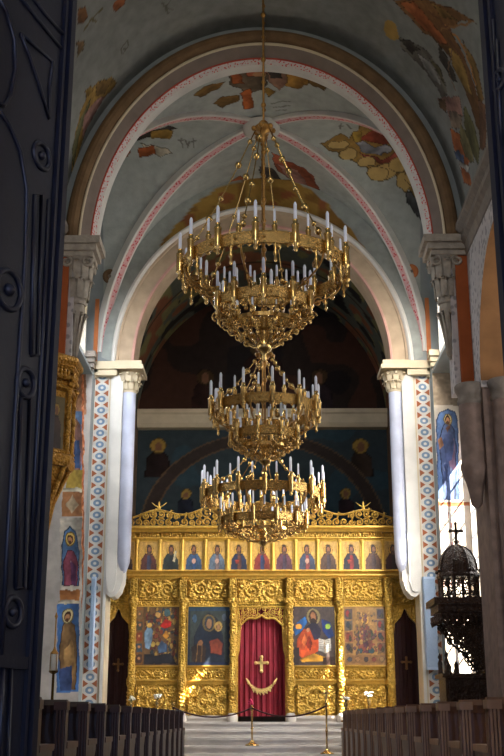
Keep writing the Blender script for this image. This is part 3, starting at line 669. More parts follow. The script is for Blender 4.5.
zb=SOL; z_ped=PZ(706); z_mid=PZ(682); z_ic0=PZ(667); z_ic1=PZ(607); z_fr=PZ(577); z_row0=PZ(570); z_row1=PZ(541); z_top=PZ(529)
# carcass behind the panels
XC=(cx[2]+cx[3])/2
def carcass():
    b=MB(); y0,y1=YI,YI+.18
    xs=[XL,PX(106),PX(129),cx[2]+.1,cx[3]-.1,PX(394),PX(418),XR]
    zd=PZ(609); zc=PZ(616)
    for i in range(7):
        if i in (1,5): b.box(xs[i],xs[i+1],y0,y1,zd,z_top)
        elif i==3: b.box(xs[i],xs[i+1],y0,y1,PZ(607.5),z_top)
        else: b.box(xs[i],xs[i+1],y0,y1,SOL,z_top)
    # pointed heads of the two side doors
    for xa,xb in ((xs[1],xs[2]),(xs[5],xs[6])):
        xm=(xa+xb)/2; zt=zd
        for s_ in (-1,1):
            xe=xa if s_<0 else xb
            b.prism([(xe,PZ(634)),(xe,zt+.01),(xm,zt+.01),(xm+s_*.02,zt-.01),(xm+s_*abs(xe-xm)*.35,PZ(617)),(xm+s_*abs(xe-xm)*.9,PZ(624))],'y',y0-.03,y1)
    return b
part(carcass(),'carcass',GOLD)
bays=[(cx[0],cx[1]),(cx[1],cx[2]),(cx[3],cx[4]),(cx[4],cx[5])]
for a,c in bays:
    a+=.07; c-=.07
    ico_relief('lower_panel',a,c,SOL+.08,z_mid-.03,YI-.02,'medallion')
    ico_relief('carved_rail',a,c,z_mid+.03,z_ic0-.02,YI-.02,'band',depth=.035)
    ico_relief('lunette_panel',a,c,z_ic1+.12,z_fr-.03,YI-.02,'lunette')
    ico_relief('carved_rail',a,c,z_ic1+.01,z_ic1+.11,YI-.03,'band',depth=.03,step=.012)
ico_relief('lunette_panel',cx[2]+.07,cx[3]-.07,PZ(606)+.02,z_fr-.03,YI-.02,'lunette')
ico_relief('lunette_panel',XL,cx[0]-.07,PZ(606)+.02,z_fr-.03,YI-.02,'lunette'); ico_relief('lunette_panel',cx[5]+.07,XR,PZ(606)+.02,z_fr-.03,YI-.02,'lunette')
# mouldings
for z,t,d,nm in ((z_mid,.05,.09,'moulding'),(SOL+.04,.08,.1,'plinth'),(z_fr,.05,.12,'cornice'),(z_fr+.08,.04,.18,'cornice'),(z_row1+.03,.04,.1,'cornice'),(z_top-.02,.06,.2,'cornice'),(z_ic0-.01,.03,.06,'moulding')):
    b=MB()
    segs=[(XL,XR)] if z>z_ic1 else [(cx[0]-.08,cx[2]+.09),(cx[3]-.09,cx[5]+.08)]
    for a,c in segs: b.prism([(YI,z-t),(YI-d*.6,z-t*.9),(YI-d*.7,z-t*.2),(YI-d,z+t*.3),(YI-d,z+t*.8),(YI,z+t)],'x',a,c)
    part(b,nm,MARBLE if nm=='plinth' else GOLDP)
# columns
for i,x in enumerate(cx):
    b=MB(); y=YI-.1
    b.lathe([(.1,SOL),(.1,SOL+.1),(.085,SOL+.13),(.07,SOL+.16)],(x,y,0),14,1)
    b.lathe([(.07,SOL+.16),(.085,SOL+.2),(.07,SOL+.24),(.065,z_mid-.1),(.09,z_mid-.04),(.09,z_mid+.05),(.068,z_mid+.1),(.075,z_ic0),(.058,z_ic0+.06),(.054,z_ic1-.05),(.07,z_ic1),(.085,z_ic1+.08),(.1,z_ic1+.12),(.1,z_ic1+.15),(.06,z_ic1+.18),(.065,z_fr-.08),(.1,z_fr-.03)],(x,y,0),14,0)
    H=z_ic1-z_ic0
    for s_ in (0,PI):
        b.tube([(x+.06*math.cos(s_+k*.5),y+.06*math.sin(s_+k*.5),z_ic0+.05+(H-.1)*k/44) for k in range(45)],.014,5)
        b.tube([(x+.072*math.cos(s_-k*.5),y+.072*math.sin(s_-k*.5),SOL+.26+(z_mid-.4-SOL)*k/30) for k in range(31)],.013,5)
    for k in range(8):
        a=2*PI*k/8; b.ball((x+.09*math.cos(a),y+.09*math.sin(a),z_ic1+.09),.025,6)
    part(b,'column',[GOLD,MARBLE])
    ico_relief('stem_panel',x-.07,x+.07,z_fr-.38 if False else z_ic1+.16,z_fr-.04,YI-.16,'stem',depth=.03,step=.012)
# royal door arch tracery
b=MB(); xa,xb=cx[2]+.06,cx[3]-.06; zt=PZ(606); W=(xb-xa)/2; xm=(xa+xb)/2; yt=YI-.02
def door_edge(t):   # lower outline of the tracery, t in -1..1
    a=abs(t); return PZ(614)-.02-.2*a**1.1-.03*math.sin(a*9)
pts=[(xm+W*t/20,yt,door_edge(t/20)) for t in range(-20,21)]
b.tube(pts,.018,6); b.tube([(xm+W*t/20,yt,zt-.015) for t in range(-20,21)],.018,6)
for s_ in (-1,1):
    # leafy jambs, wide at the shoulder and thinning to a point below
    jz0,jz1=PZ(664),PZ(624)
    b.prism([(xm+s_*W*1.0,jz0),(xm+s_*W*1.0,jz1),(xm+s_*W*.8,jz1),(xm+s_*W*.82,jz1-.25),(xm+s_*W*.86,jz0+.25)],'y',yt-.005,yt+.03)
    for i in range(11):
        f=i/10; xj=xm+s_*W*(.8+.18*f); zj=jz1*(1-f)+jz0*f
        b.tube([(px_,yt-.02,pz_) for px_,pz_ in spiral(xj+s_*.03,zj,.04,1.2,i,s_,14)],.011,5)
    b.tube([(xm+s_*W*.99,yt,SOL+.12),(xm+s_*W*.99,yt,zt)],.02,6)
    for i in range(6):
        t=.12+.16*i; h_=zt-door_edge(t); n_=max(1,int(h_/.075)); 
        for q in range(n_):
            zc_=door_edge(t)+h_*(q+.5)/n_; b.tube([(px_,yt-.005*(q%2),pz_) for px_,pz_ in spiral(xm+s_*W*t,zc_,min(.045,h_/n_*.55),1.4,q*2.1+i,s_,16)],.008,5)
    for i in range(5):
        t=.2+.18*i; b.tube([(xm+s_*W*t,yt,door_edge(t)),(xm+s_*W*(t-.05),yt,(zt+door_edge(t))/2),(xm+s_*W*t,yt,zt-.02)],.008,5)
part(b,'door_tracery',GOLDP)
# row of small icons: frames, dividing pilasters, arched heads
rowx=[125,149,171,194,217,239,262,284,307,328,351,373,393]; rx=[at(x,556,YI).x for x in rowx]
for i in range(len(rx)+1):
    xm = rx[0]-.22 if i==0 else rx[-1]+.22 if i==len(rx) else (rx[i-1]+rx[i])/2
    b=MB(); b.lathe([(.045,z_row0-.05),(.045,z_row0+.01),(.03,z_row0+.04),(.028,z_row1-.06),(.045,z_row1-.02),(.045,z_row1+.02)],(xm,YI-.06,0),10)
    part(b,'colonnette',GOLDP)
fz0,fz1=z_row1+.06,z_top-.07
for i,x in enumerate(rx):
    b=MB(); y=YI-.05
    for s_ in (-1,1):
        b.tube([(x+s_*(.1+.09*math.cos(PI*k/10)),y,fz0+.0+.12*math.sin(PI*k/10)) for k in range(11)],.016,5)
        b.tube([(px_,y,pz_) for px_,pz_ in spiral(x+s_*.1,fz0+.05,.055,1.3,0,s_,16)],.013,5)
    b.ball((x,y,fz0+.13),.03,8)
    part(b,'frieze_arch',GOLDP)
# cresting
b=MB(); y=YI+.0; zc=z_top+.03
def crest(x):   # height of the cresting along the screen
    a=abs(x-XC); return .14+.2*math.exp(-((a-2.05)/.42)**2)+.26*math.exp(-((a-.95)/.5)**2)+.36*math.exp(-(a/.35)**2)
top=[(XL+(XR-XL)*i/90) for i in range(91)]
b.tube([(x,y-.02,zc+crest(x)) for x in top],.024,6); b.tube([(x,y-.02,zc+.01) for x in top],.03,6)
x=XL+.05; k=0
while x<XR-.05:
    h=crest(x)
    for lv in range(max(1,int(h/.13))):
        r=min(.085,h/ (2*max(1,int(h/.13)))*.95); zc_=zc+.02+r+lv*2*r
        sgn=1 if x<XC else -1
        b.tube([(px_,y-.02-.01*(lv%2),pz_) for px_,pz_ in spiral(x,zc_,r,1.5,PI*(lv%2)+k,sgn,20)],.017,5)
        b.ball((x,y-.02,zc_),.02,6)
    if k%2==0: b.tube([(x,y-.03,zc+h*.4),(x+.05,y-.03,zc+h+.04),(x+.1,y-.03,zc+h+.02)],[.02,.022,.006],5)
    x+=.15; k+=1
part(b,'cresting',mat('cresting_gold',(176,138,58),.36,.55,.3,14,.5,40,kind='carve'))
for s_ in (-1,1):
    b=MB(); xm=XC+s_*2.02; b.lathe([(.04,0),(.025,.04),(.035,.08),(.015,.12),(.022,.15),(.004,.2)],(xm,y,zc+.32),10)
    for q in (-1,1): b.tube([(xm,y,zc+.4),(xm+q*.08,y,zc+.44),(xm+q*.15,y,zc+.5)],[.013,.011,.004],5)
    part(b,'finial',GOLDP)
b=MB(); xm=XC; zt=zc+crest(XC); b.box(xm-.025,xm+.025,y-.02,y+.02,zt,zt+.5); b.box(xm-.16,xm+.16,y-.02,y+.02,zt+.28,zt+.33); part(b,'cross',GOLDP)
# ---- icons
def icon_obj(name,x0,x1,z0,z1,y,shapes,base,label,cat,group,step=.013,wob=.05,frame=True):
    r=empty(name,((x0+x1)/2,y,z0)); tag(r,label,cat,group)
    w,h=x1-x0,z1-z0; nx,nz=int(w/step)+2,int(h/step)+2
    U,V=np.meshgrid(np.linspace(0,1,nx),np.linspace(0,1,nz),indexing='ij'); Q=np.stack([U.ravel(),V.ravel()],1)
    bc=np.array(base)*(1+.25*(vnoise(Q,9,8)-.5))[:,None]
    C=paint(Q,bc,shapes,wob,9,.006)*(.9+.2*vnoise(Q,26,77))[:,None]
    grid_mesh('painting',np.stack([(U-.5)*w,np.full_like(U,-.012),V*h],-1),ICON,C,r)
    b=MB(); b.box(-w/2,w/2,-.01,.02,0,h,0)
    if frame:
        t=.018
        for q in ((-w/2-t,-w/2,-t,h+t),(w/2,w/2+t,-t,h+t),(-w/2,w/2,-t,0),(-w/2,w/2,h,h+t)): b.box(q[0],q[1],-.03,.02,q[2],q[3],0)
    b.build('frame',GOLDP,r); return r
W1=(70,66,60)
rs=random.Random(3)
# 1: crowded feast scene
s1=[('r',(0,.17,0,1),(120,84,46))]
for i in range(5): s1+= [('r',(.02,.15,.03+.19*i,.18+.19*i),[(70,50,44),(60,80,96),(130,60,40),(66,66,60),(110,90,60)][i],.0)]; s1+=[('e',(.085,.12+.19*i,.035,.03),SK)]
for i in range(170):
    x,yv=.22+.74*rs.random(),.06+.9*rs.random(); c=rs.choice([(120,60,40),(60,72,84),(150,120,60),(40,52,60),(84,60,44),(170,140,70),(90,40,36)])
    s1.append(('e',(x,yv,.02+.035*rs.random(),.02+.04*rs.random()),c,.004))
s1+=[('p',[(.55,.68),(.68,.8),(.82,.74),(.8,.66),(.66,.62)],(206,40,30)),('p',[(.22,.3),(.2,.55),(.3,.7),(.4,.58),(.38,.42),(.32,.26)],(130,160,186)),('e',(.31,.68,.06,.05),(200,160,80)),
     ('p',[(.5,.3),(.6,.42),(.74,.34),(.72,.22),(.55,.2)],(84,112,150)),('p',[(.6,.5),(.7,.6),(.78,.5),(.7,.44)],(220,150,50)),('p',[(.2,.02),(.2,.2),(.5,.16),(.8,.22),(.96,.02)],(38,38,44)),('e',(.5,.86,.06,.05),(196,150,84)),('e',(.72,.9,.08,.07),(60,90,96))]
# 2: mother and child, dark
s2=[('p',[(.14,.02),(.16,.5),(.32,.78),(.5,.9),(.7,.8),(.84,.5),(.88,.02)],(34,44,58)),('e',(.5,.72,.17,.15),(104,88,52)),('e',(.5,.72,.11,.12),(40,52,66)),('e',(.5,.71,.07,.09),(140,104,74)),
    ('e',(.72,.66,.1,.09),(160,130,70)),('e',(.72,.65,.05,.055),(150,108,76)),('p',[(.5,.4),(.56,.2),(.8,.18),(.84,.36),(.7,.46)],(150,70,48)),('p',[(.08,.3),(.3,.4),(.44,.3),(.4,.04),(.1,.06)],(64,48,40)),
    ('e',(.3,.38,.06,.05),(130,90,60)),('l',([(.2,.06),(.24,.36)],.01),(120,90,50)),('l',([(.32,.06),(.34,.34)],.01),(120,90,50)),('r',(0,1,.0,.05),(30,40,66)),('r',(0,.06,0,1),(30,40,52)),('r',(.94,1,0,1),(30,40,52)),('r',(0,1,.93,1),(40,60,76)),
    ('e',(.16,.8,.06,.08),(60,84,104)),('e',(.86,.82,.06,.08),(70,80,90))]
# 3: Christ enthroned, orange robe, open book
s3=[('p',[(.02,.6),(.1,.74),(.3,.84),(.34,.72),(.2,.56),(.06,.5)],(44,104,170)),('p',[(.68,.8),(.9,.72),(.98,.5),(.86,.44),(.7,.58)],(24,56,120)),('e',(.14,.66,.09,.05),(222,150,60)),('e',(.83,.66,.07,.05),(140,170,60)),
    ('e',(.49,.83,.17,.14),(126,112,74)),('e',(.48,.81,.1,.13),(60,40,28)),('e',(.48,.82,.06,.09),(150,100,66)),('e',(.48,.74,.06,.06),(44,30,24)),
    ('p',[(.3,.64),(.42,.72),(.58,.72),(.66,.6),(.62,.4),(.3,.4)],(50,44,66)),('p',[(.08,.2),(.1,.44),(.26,.62),(.42,.6),(.5,.42),(.62,.44),(.62,.24),(.44,.16),(.2,.12)],(226,92,40)),('p',[(.3,.36),(.38,.5),(.46,.38),(.4,.22)],(150,44,24)),
    ('p',[(.2,.4),(.28,.54),(.34,.42),(.26,.3)],(246,130,66)),('p',[(.14,.1),(.5,.2),(.78,.14),(.74,.06),(.2,.05)],(224,160,50)),('p',[(.6,.24),(.6,.46),(.75,.43),(.9,.46),(.9,.24),(.75,.21)],(226,220,204)),('l',([(.75,.22),(.75,.43)],.01),(150,120,80)),('e',(.36,.6,.05,.04),(170,116,80)),('r',(.7,1,.0,.14),(54,34,26)),('r',(0,.14,0,.3),(48,40,40))]
for i in range(5): s3.append(('l',([(.63,.28+.035*i),(.72,.27+.035*i)],.006),(140,130,120))); s3.append(('l',([(.78,.27+.035*i),(.87,.28+.035*i)],.006),(140,130,120)))
# 4: saint with scenes round the border on gold ground
s4=[]
for i in range(4):
    for xx in (.03,.79):
        s4.append(('r',(xx,xx+.18,.2+.195*i,.375+.195*i),[(110,84,60),(130,80,56),(90,80,72),(70,60,60)][i])); s4.append(('e',(xx+.07,.3+.195*i,.05,.06),[(50,44,60),(120,50,40),(40,50,60),(130,40,36)][(i+(xx>.5))%4])); s4.append(('e',(xx+.12,.26+.195*i,.035,.05),(60,56,40)))
s4+=[('r',(.03,.97,.03,.17),(132,96,60)),('e',(.5,.78,.1,.09),(200,150,70)),('e',(.5,.77,.05,.06),(130,84,56)),('p',[(.34,.2),(.36,.55),(.44,.7),(.56,.7),(.66,.55),(.68,.2)],(150,84,66)),('p',[(.44,.2),(.46,.6),(.54,.6),(.58,.2)],(96,52,70)),('p',[(.28,.5),(.36,.62),(.38,.4)],(70,80,60)),('p',[(.72,.5),(.64,.62),(.62,.4)],(70,80,60)),('e',(.36,.24,.07,.05),(50,80,84)),('e',(.64,.24,.07,.05),(50,80,84))]
for i in range(70):
    x,yv=.24+.52*rs.random(),.2+.7*rs.random()
    s4.append(('e',(x,yv,.015+.03*rs.random(),.015+.03*rs.random()),rs.choice([(140,70,56),(96,66,70),(170,128,70),(110,90,60),(84,70,60)]),.003))
for i in range(5): s4.append(('e',(.12+.19*i,.1,.06,.045),[(70,70,76),(150,110,70),(60,50,50),(120,60,50),(150,120,80)][i]))
data=[(s1,(96,72,46),136,179,'crowded many-figured icon with a red cloak, leftmost large painting on the screen'),(s2,(56,62,58),188,230,'dark icon of a veiled mother and child left of the red curtain'),
      (s3,(70,58,54),293,335,'icon of a bearded man in orange holding an open book, right of the red curtain'),(s4,(150,112,62),344,386,'tan icon of a standing saint ringed by small scenes, rightmost large painting')]
for s_,bc,x0,x1,lb in data:
    icon_obj('icon',PX(x0),PX(x1),z_ic0+.03,z_ic1-.0,YI-.04,s_,bc,lb,'icon','large icons on the gilded screen',.0125,.02)
robes=[((60,30,30),(40,30,40)),((104,58,52),(60,70,96)),((50,62,60),(34,44,50)),((66,96,130),(50,84,130)),((104,124,146),(130,110,110)),((40,54,84),(110,70,56)),((150,60,50),(50,70,110)),((104,64,80),(70,60,80)),((70,84,110),(150,70,70)),((96,70,56),(70,60,70)),((36,38,56),(150,40,36)),((110,74,56),(84,60,60)),((70,24,26),(40,30,30))]
names=['dark red half-hidden saint, far left end of the small icon row','saint in brown robe, second from left in the small icon row','dark green robed saint with pale scroll, third from left in the small row','blue robed saint, fourth from left in the small icon row','pale blue-grey robed saint, fifth from left in the small icon row','navy robed saint just left of the central small icon','central small icon half hidden by the lowest chandelier','purple-brown robed saint just right of the central small icon','slate robed saint with rose sash, fifth from right in the small row','brown robed saint, fourth from right in the small icon row','black and red robed saint, third from right in the small icon row','tan-brown robed saint, second from right in the small icon row','maroon robed half-hidden saint, far right end of the small row']
for i,x in enumerate(rx):
    a,c=robes[i]; t=.05*(rs.random()-.5)
    s_=[('e',(.5+t,.7,.25,.2),(196,150,62),.015),('p',[(.04,.0),(.08,.34),(.3,.58),(.7,.58),(.92,.34),(.96,.0)],a,.02),('p',[(.4,.0),(.42,.5),(.58,.5),(.66,.3),(.6,.0)],c),('e',(.5+t,.72,.16,.17),(58,40,34)),('e',(.5+t,.71,.1,.115),(134,90,62)),('e',(.5+t,.59,.09,.08),(90,66,54))]
    if i==2: s_.append(('p',[(.6,.3),(.72,.7),(.84,.66),(.74,.26)],(206,190,150)))
    if i in (3,4,8): s_.append(('e',(.5,.3,.12,.1),(190,150,130)))
    if i in (10,5): s_.append(('p',[(.3,.2),(.3,.36),(.5,.36),(.5,.2)],(170,60,40)))
    icon_obj('icon',x-.175,x+.175,z_row0+.0,z_row1-.02,YI-.03,s_,(196,156,80),'small icon: '+names[i],'icon','small icons in the upper row of the screen',.0125,.03)
# ---- curtains
def curtain(name,x0,x1,z0,ztop,y,m,label,nf,amp,cross,garland=False,group=None):
    r=empty(name,((x0+x1)/2,y,z0)); tag(r,label,'curtain',group); w=x1-x0; h=ztop-z0
    U,V=np.meshgrid(np.linspace(0,1,nf*10+1),np.linspace(0,1,24),indexing='ij')
    D=amp*np.sin(U*2*PI*nf+.8*np.sin(V*3+U*5))*(.55+.45*(1-V))+.4*amp*np.sin(U*2*PI*nf*2.3+1)
    o=grid_mesh('drape',np.stack([(U-.5)*w,D,V*h],-1),m,None,r)
    b=MB(); yy=-amp*1.5-.012; cz,cxx,s_=cross
    b.box(cxx-.035*s_,cxx+.035*s_,yy,yy+.008,cz-.17*s_,cz+.17*s_); b.box(cxx-.14*s_,cxx+.14*s_,yy,yy+.008,cz-.0*s_,cz+.065*s_)
    for dx,dz in ((0,.17),(0,-.17),(.14,.03),(-.14,.03)): b.ball((cxx+dx*s_,yy+.004,cz+dz*s_),.045*s_,8)
    b.build('embroidered_cross',THREAD if garland else THREADD,r)
    if garland:
        b=MB()
        for k in range(25):
            t=-1+2*k/24; x=.25*t; z=cz-.5+.15*t*t; b.ball((x,yy+.01,z+.015*(k%2)),.019,6)
            if abs(t)<.8: b.box(x-.008,x+.008,yy,yy+.006,z-.03-.02*(k%3),z+.05)
            else: b.tube([(x,yy,z),(x+.04*(1 if t>0 else -1),yy,z+.09)],.014,5)
        b.build('embroidered_garland',THREAD,r)
    b=MB(); b.tube([(-w/2-.03,0.02,h-.005),(w/2+.03,0.02,h-.005)],.012,8); b.build('curtain_rod',BRASSD,r)
    return r
curtain('curtain',cx[2]+.07,cx[3]-.07,SOL+.1,PZ(607),YI+.1,VELV,'crimson velvet curtain with gold cross in the central doorway',9,.022,(PZ(664)-SOL-.1,.0,.78),True)
curtain('curtain',PX(106),PX(129),SOL+.02,PZ(608),YI+.1,VELVD,'dark maroon curtain in the left side door of the screen',4,.018,(PZ(666)-SOL,.02,.6),False)
curtain('curtain',PX(394),PX(418),SOL+.02,PZ(608),YI+.1,VELVD,'dark maroon curtain in the right side door of the screen',4,.018,(PZ(664)-SOL,0,.6),False)
# ------------------------------------------------------------------ CHANDELIERS
def chandelier(label, x, y, zr, R1, R2, dz, ztop, zbot, zrod, nh, n2, candle_h=.2):
    r=empty('chandelier',(x,y,zr)); tag(r,label,'chandelier','tiered brass chandeliers hanging along the nave')
    k=R1
    def P(b,nm,m,par=None): return b.build(nm,m,par or r)
    # hanging rod with beads
    b=MB(); b.tube([(0,0,zbot-zr+.1),(0,0,zrod-zr)],.013,8)
    n=int((zrod-zbot)/.32)
    for i in range(n): b.ball((0,0,zbot-zr+.3+i*.32),.034 if i%2 else .026,8,0,1.2)
    P(b,'rod',BRASSD)
    h=ztop-zr
    b=MB(); b.lathe([(.015,h-.2),(.035,h-.14),(.03,h-.08),(.09,h-.04),(.12,h-.01),(.1,h+.02),(.04,h+.04),(.055,h+.07),(.02,h+.11)],(0,0,0),18)
    for q in range(6): b.ball((.12*math.cos(q*PI/3+.25),.12*math.sin(q*PI/3+.25),h-.02),.035,7)
    P(b,'hub',BRASSD)
    # rings: wide band with rolled edges and a fringe of points
    for nm,R,zz,hh in (('upper_ring',R1,0,.125),('lower_ring',R2,dz,.11)):
        b=MB(); b.band((0,0,zz),R-.012,R+.008,-hh/2,hh/2,64,0)
        for z,t in ((-hh/2,.016),(hh/2,.016),(hh*.2,.008),(-hh*.2,.008)):
            b.tube([(R*math.cos(2*PI*i/64),R*math.sin(2*PI*i/64),zz+z) for i in range(64)],t,6,0,True)
        nn=int(R*60)
        for i in range(nn):
            a=2*PI*i/nn; a1=2*PI*(i+.5)/nn; a2=2*PI*(i+1)/nn
            b.add([(R*math.cos(a),R*math.sin(a),zz-hh/2),(R*math.cos(a2),R*math.sin(a2),zz-hh/2),(R*math.cos(a1),R*math.sin(a1),zz-hh/2-.05)],[(0,1,2)],0)
            if i%3==0: b.ball((R*1.015*math.cos(a),R*1.015*math.sin(a),zz),.018,6)
        P(b,nm,BRASSR)
    # candle holders: tall sockets on the rings, each with a candle
    def holder(R,zz,nn,off,sc):
        protoh=protoc=None
        for i in range(nn):
            a=2*PI*i/nn+off; big=(i%2==0)
            if True:
                b=MB(); s_=sc*(1.0 if big else .75)
                rr=.042*s_
                b.lathe([(.012,-.2*s_),(.03*s_,-.17*s_),(.018,-.14*s_),(rr,-.11*s_),(rr*1.1,-.09*s_),(rr,-.07*s_),(rr,.1*s_),(rr*1.15,.12*s_),(rr*1.15,.14*s_),(rr*.6,.16*s_),(rr*.75,.2*s_)],(0,0,0),12)
                hk=('holder',big,sc)
            if big in cache.get((label,sc),{}):
                o0,c0=cache[(label,sc)][big]
                o=o0.copy(); COL.objects.link(o); o.parent=r; cc=c0.copy(); COL.objects.link(cc); cc.parent=o
            else:
                o=b.build('candle_holder',BRASS,r); b2=MB(); b2.lathe([(.02*s_,.17*s_),(.02*s_,(.2+candle_h/.2*.17)*s_),(.008,(.23+candle_h/.2*.17)*s_)],(0,0,0),8)
                cc=b2.build('candle',CANDLE,o); cache.setdefault((label,sc),{})[big]=(o,cc)
            rad=R+(.045*sc if big else -.05*sc); o.location=(rad*math.cos(a),rad*math.sin(a),zz+(.02 if big else .06))
    holder(R1,0,nh,.13,1.0*k if k>.9 else .95); holder(R2,dz,n2,.3,.85)
    # chains with balls from hub to the upper ring
    for i in range(6):
        a=2*PI*i/6+.25; b=MB(); p0=Vector((.1*math.cos(a),.1*math.sin(a),h-.04)); p1=Vector((R1*math.cos(a),R1*math.sin(a),.08))
        pts=[p0.lerp(p1,t/12)+Vector((0,0,-.1*k*math.sin(PI*t/12))) for t in range(13)]
        b.tube(pts,.008,5)
        for j,t in enumerate((1,3,6,8,10,11)): b.ball(pts[t],.044 if j%2 else .034,8)
        P(b,'chain',BRASS)
    # arms between rings, with little scrolls
    for i in range(6):
        a=2*PI*i/6+.25; b=MB(); c,s_=math.cos(a),math.sin(a)
        pts=[]
        for t in range(15):
            f=t/14; R=R1*(1-f)+R2*f; z=-.06*(1-f)+(dz+.04)*f; w=.05*math.sin(2*PI*f); pts.append(((R+w)*c,(R+w)*s_,z-.06*math.sin(PI*f)))
        b.tube(pts,.012,6)
        for f in (.3,.7):
            R=R1*(1-f)+R2*f; z=-.06*(1-f)+dz*f
            b.tube([((R+px_)*c,(R+px_)*s_,z+pz_) for px_,pz_ in spiral(0,0,.06*k+.01,1.5,i,1,16)],.01,5); b.ball((R*c,R*s_,z),.024,6)
        P(b,'arm',BRASSD)
    for i in range(12):
        a=2*PI*i/12+.13; b=MB(); b.lathe([(.005,-.3),(.022,-.27),(.012,-.23),(.03,-.19),(.012,-.15),(.02,-.12),(.01,-.06)],(R1*math.cos(a),R1*math.sin(a),0),7); P(b,'pendant',BRASS)
    # basket of scrolls below the lower ring
    zb_=zbot-zr
    for i in range(10):
        a=2*PI*i/10; c,s_=math.cos(a),math.sin(a); b=MB(); pts=[]
        for t in range(19):
            f=t/18; R=R2*(1-f)**.75+.05; z=dz-.06+(zb_-dz+.12)*f**1.1; pts.append((R*c,R*s_,z-.03*math.sin(3*PI*f)))
        b.tube(pts,.012,6)
        for f,rr in ((.15,.07),(.35,.07),(.55,.06),(.78,.05)):
            R=R2*(1-f)**.75+.05; z=dz-.06+(zb_-dz+.12)*f**1.1
            b.tube([((R+px_)*c,(R+px_)*s_,z+pz_) for px_,pz_ in spiral(.03,-.0,rr*k,1.5,i,1,16)],.012,5); b.ball(((R+.03)*c,(R+.03)*s_,z),.026,6)
        P(b,'scroll',BRASS)
    b=MB()
    for f,hh in ((.42,.022),):
        R=R2*(1-f)**.75+.06; z=dz-.06+(zb_-dz+.12)*f**1.1; b.band((0,0,z),R-.01,R+.01,-hh,hh,40)
        for i in range(12): a=2*PI*i/12; b.ball((R*math.cos(a),R*math.sin(a),z+.08),.028,6); b.tube([(R*math.cos(a),R*math.sin(a),z+.08),(R*math.cos(a),R*math.sin(a),z+.2)],.014,5)
    P(b,'basket_ring',BRASS)
    b=MB(); b.lathe([(.005,zb_-.12),(.03,zb_-.08),(.02,zb_-.03),(.08,zb_+.02),(.1,zb_+.08),(.06,zb_+.14),(.09,zb_+.2),(.04,zb_+.3),(.05,zb_+.45),(.02,zb_+.6)],(0,0,0),16); P(b,'finial',BRASS)
    return r
cache={}
def zat(y,Y): return at(263,y,Y).z
chandelier('largest two-ring brass chandelier, nearest and highest of the three',at(264,265,12).x,12.0,zat(270,12),.94,.52,zat(307,12)-zat(270,12),zat(128,12),zat(352,12),12.3,28,20,.23)
chandelier('middle brass chandelier with two candle rings below the largest',at(265,400,15.6).x,15.6,zat(411,15.6),.75,.46,zat(437,15.6)-zat(411,15.6),zat(354,15.6),zat(464,15.6),12.2,24,18,.25)
chandelier('lowest brass chandelier hanging just in front of the gilded screen',at(263,480,19.0).x,19.0,zat(496,19),1.02,.72,zat(522,19)-zat(496,19),zat(443,19),zat(545,19),11.4,30,24,.26)
# ------------------------------------------------------------------ PEWS
def pew(mside, first_label, x0, x1, y, sgn):
    pass
def make_pew(m, w, sgn):
    WOODE=WOODED if sgn<0 else WOODER
    # local: aisle end at x=0, other end at x=sgn*w; front of the seat towards +y
    r=empty('pew',(0,0,0)); X=lambda a,c:(min(sgn*a,sgn*c),max(sgn*a,sgn*c))
    b=MB(); b.box(*X(.06,w-.06),.02,.05,.38,.9); b.build('backrest',m,r)
    for i in range(4):
        pass
    b=MB(); b.prism([(.0,.88),(.09,.88),(.1,.93),(.07,.965),(.02,.965),(-.01,.93)],'x',*X(.0,w)); b.build('top_rail',m,r)
    b=MB(); b.box(*X(.06,w-.06),.05,.47,.4,.445); b.build('seat',m,r)
    for e in (0,w-.07):
        b=MB(); a,c=X(e,e+.07)
        b.prism([(.0,0),(.52,0),(.52,.1),(.45,.16),(.44,.56),(.5,.62),(.5,.68),(.1,.68),(.1,.95),(.0,.95)],'x',a,c,0)
        for q in (.014,.035,.056): b.box(a+q-.006,a+q+.006,-.012,0,.08,.9,1)
        b.box(a-.008,a+.078,-.014,.1,.9,.95,1); b.box(a-.006,a+.076,.08,.52,.66,.7,1)
        b.build('end_panel',[m,WOODE],r)
    b=MB(); b.box(*X(.1,w-.1),-.28,-.12,.14,.2); b.box(*X(.1,.16),-.25,-.02,.0,.14); b.box(*X(w-.16,w-.1),-.25,-.02,.0,.14); b.build('kneeler',m,r)
    b=MB(); b.box(*X(.06,w-.06),-.16,.02,.66,.69); b.build('book_ledge',m,r)
    return r
def dup(root):
    c=root.copy(); COL.objects.link(c)
    for ch in list(root.children):
        d=ch.copy(); COL.objects.link(d); d.parent=c
        for g in list(ch.children):
            e=g.copy(); COL.objects.link(e); e.parent=d
    return c
ordn=['nearest','second','third','fourth','fifth','sixth','seventh','eighth','ninth','tenth','eleventh','twelfth','thirteenth','fourteenth','fifteenth']
NR=14
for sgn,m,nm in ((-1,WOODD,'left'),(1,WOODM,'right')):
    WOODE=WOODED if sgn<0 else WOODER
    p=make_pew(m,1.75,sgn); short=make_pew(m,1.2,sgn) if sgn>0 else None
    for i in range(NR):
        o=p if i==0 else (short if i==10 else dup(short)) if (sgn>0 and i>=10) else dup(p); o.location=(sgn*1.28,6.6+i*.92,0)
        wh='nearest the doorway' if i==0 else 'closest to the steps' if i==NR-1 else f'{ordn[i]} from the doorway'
        tag(o,f"{'dark' if sgn<0 else 'brown'} wooden pew {'left' if sgn<0 else 'right'} of the aisle, {wh}",'pew',f'wooden pews {nm} of the aisle')
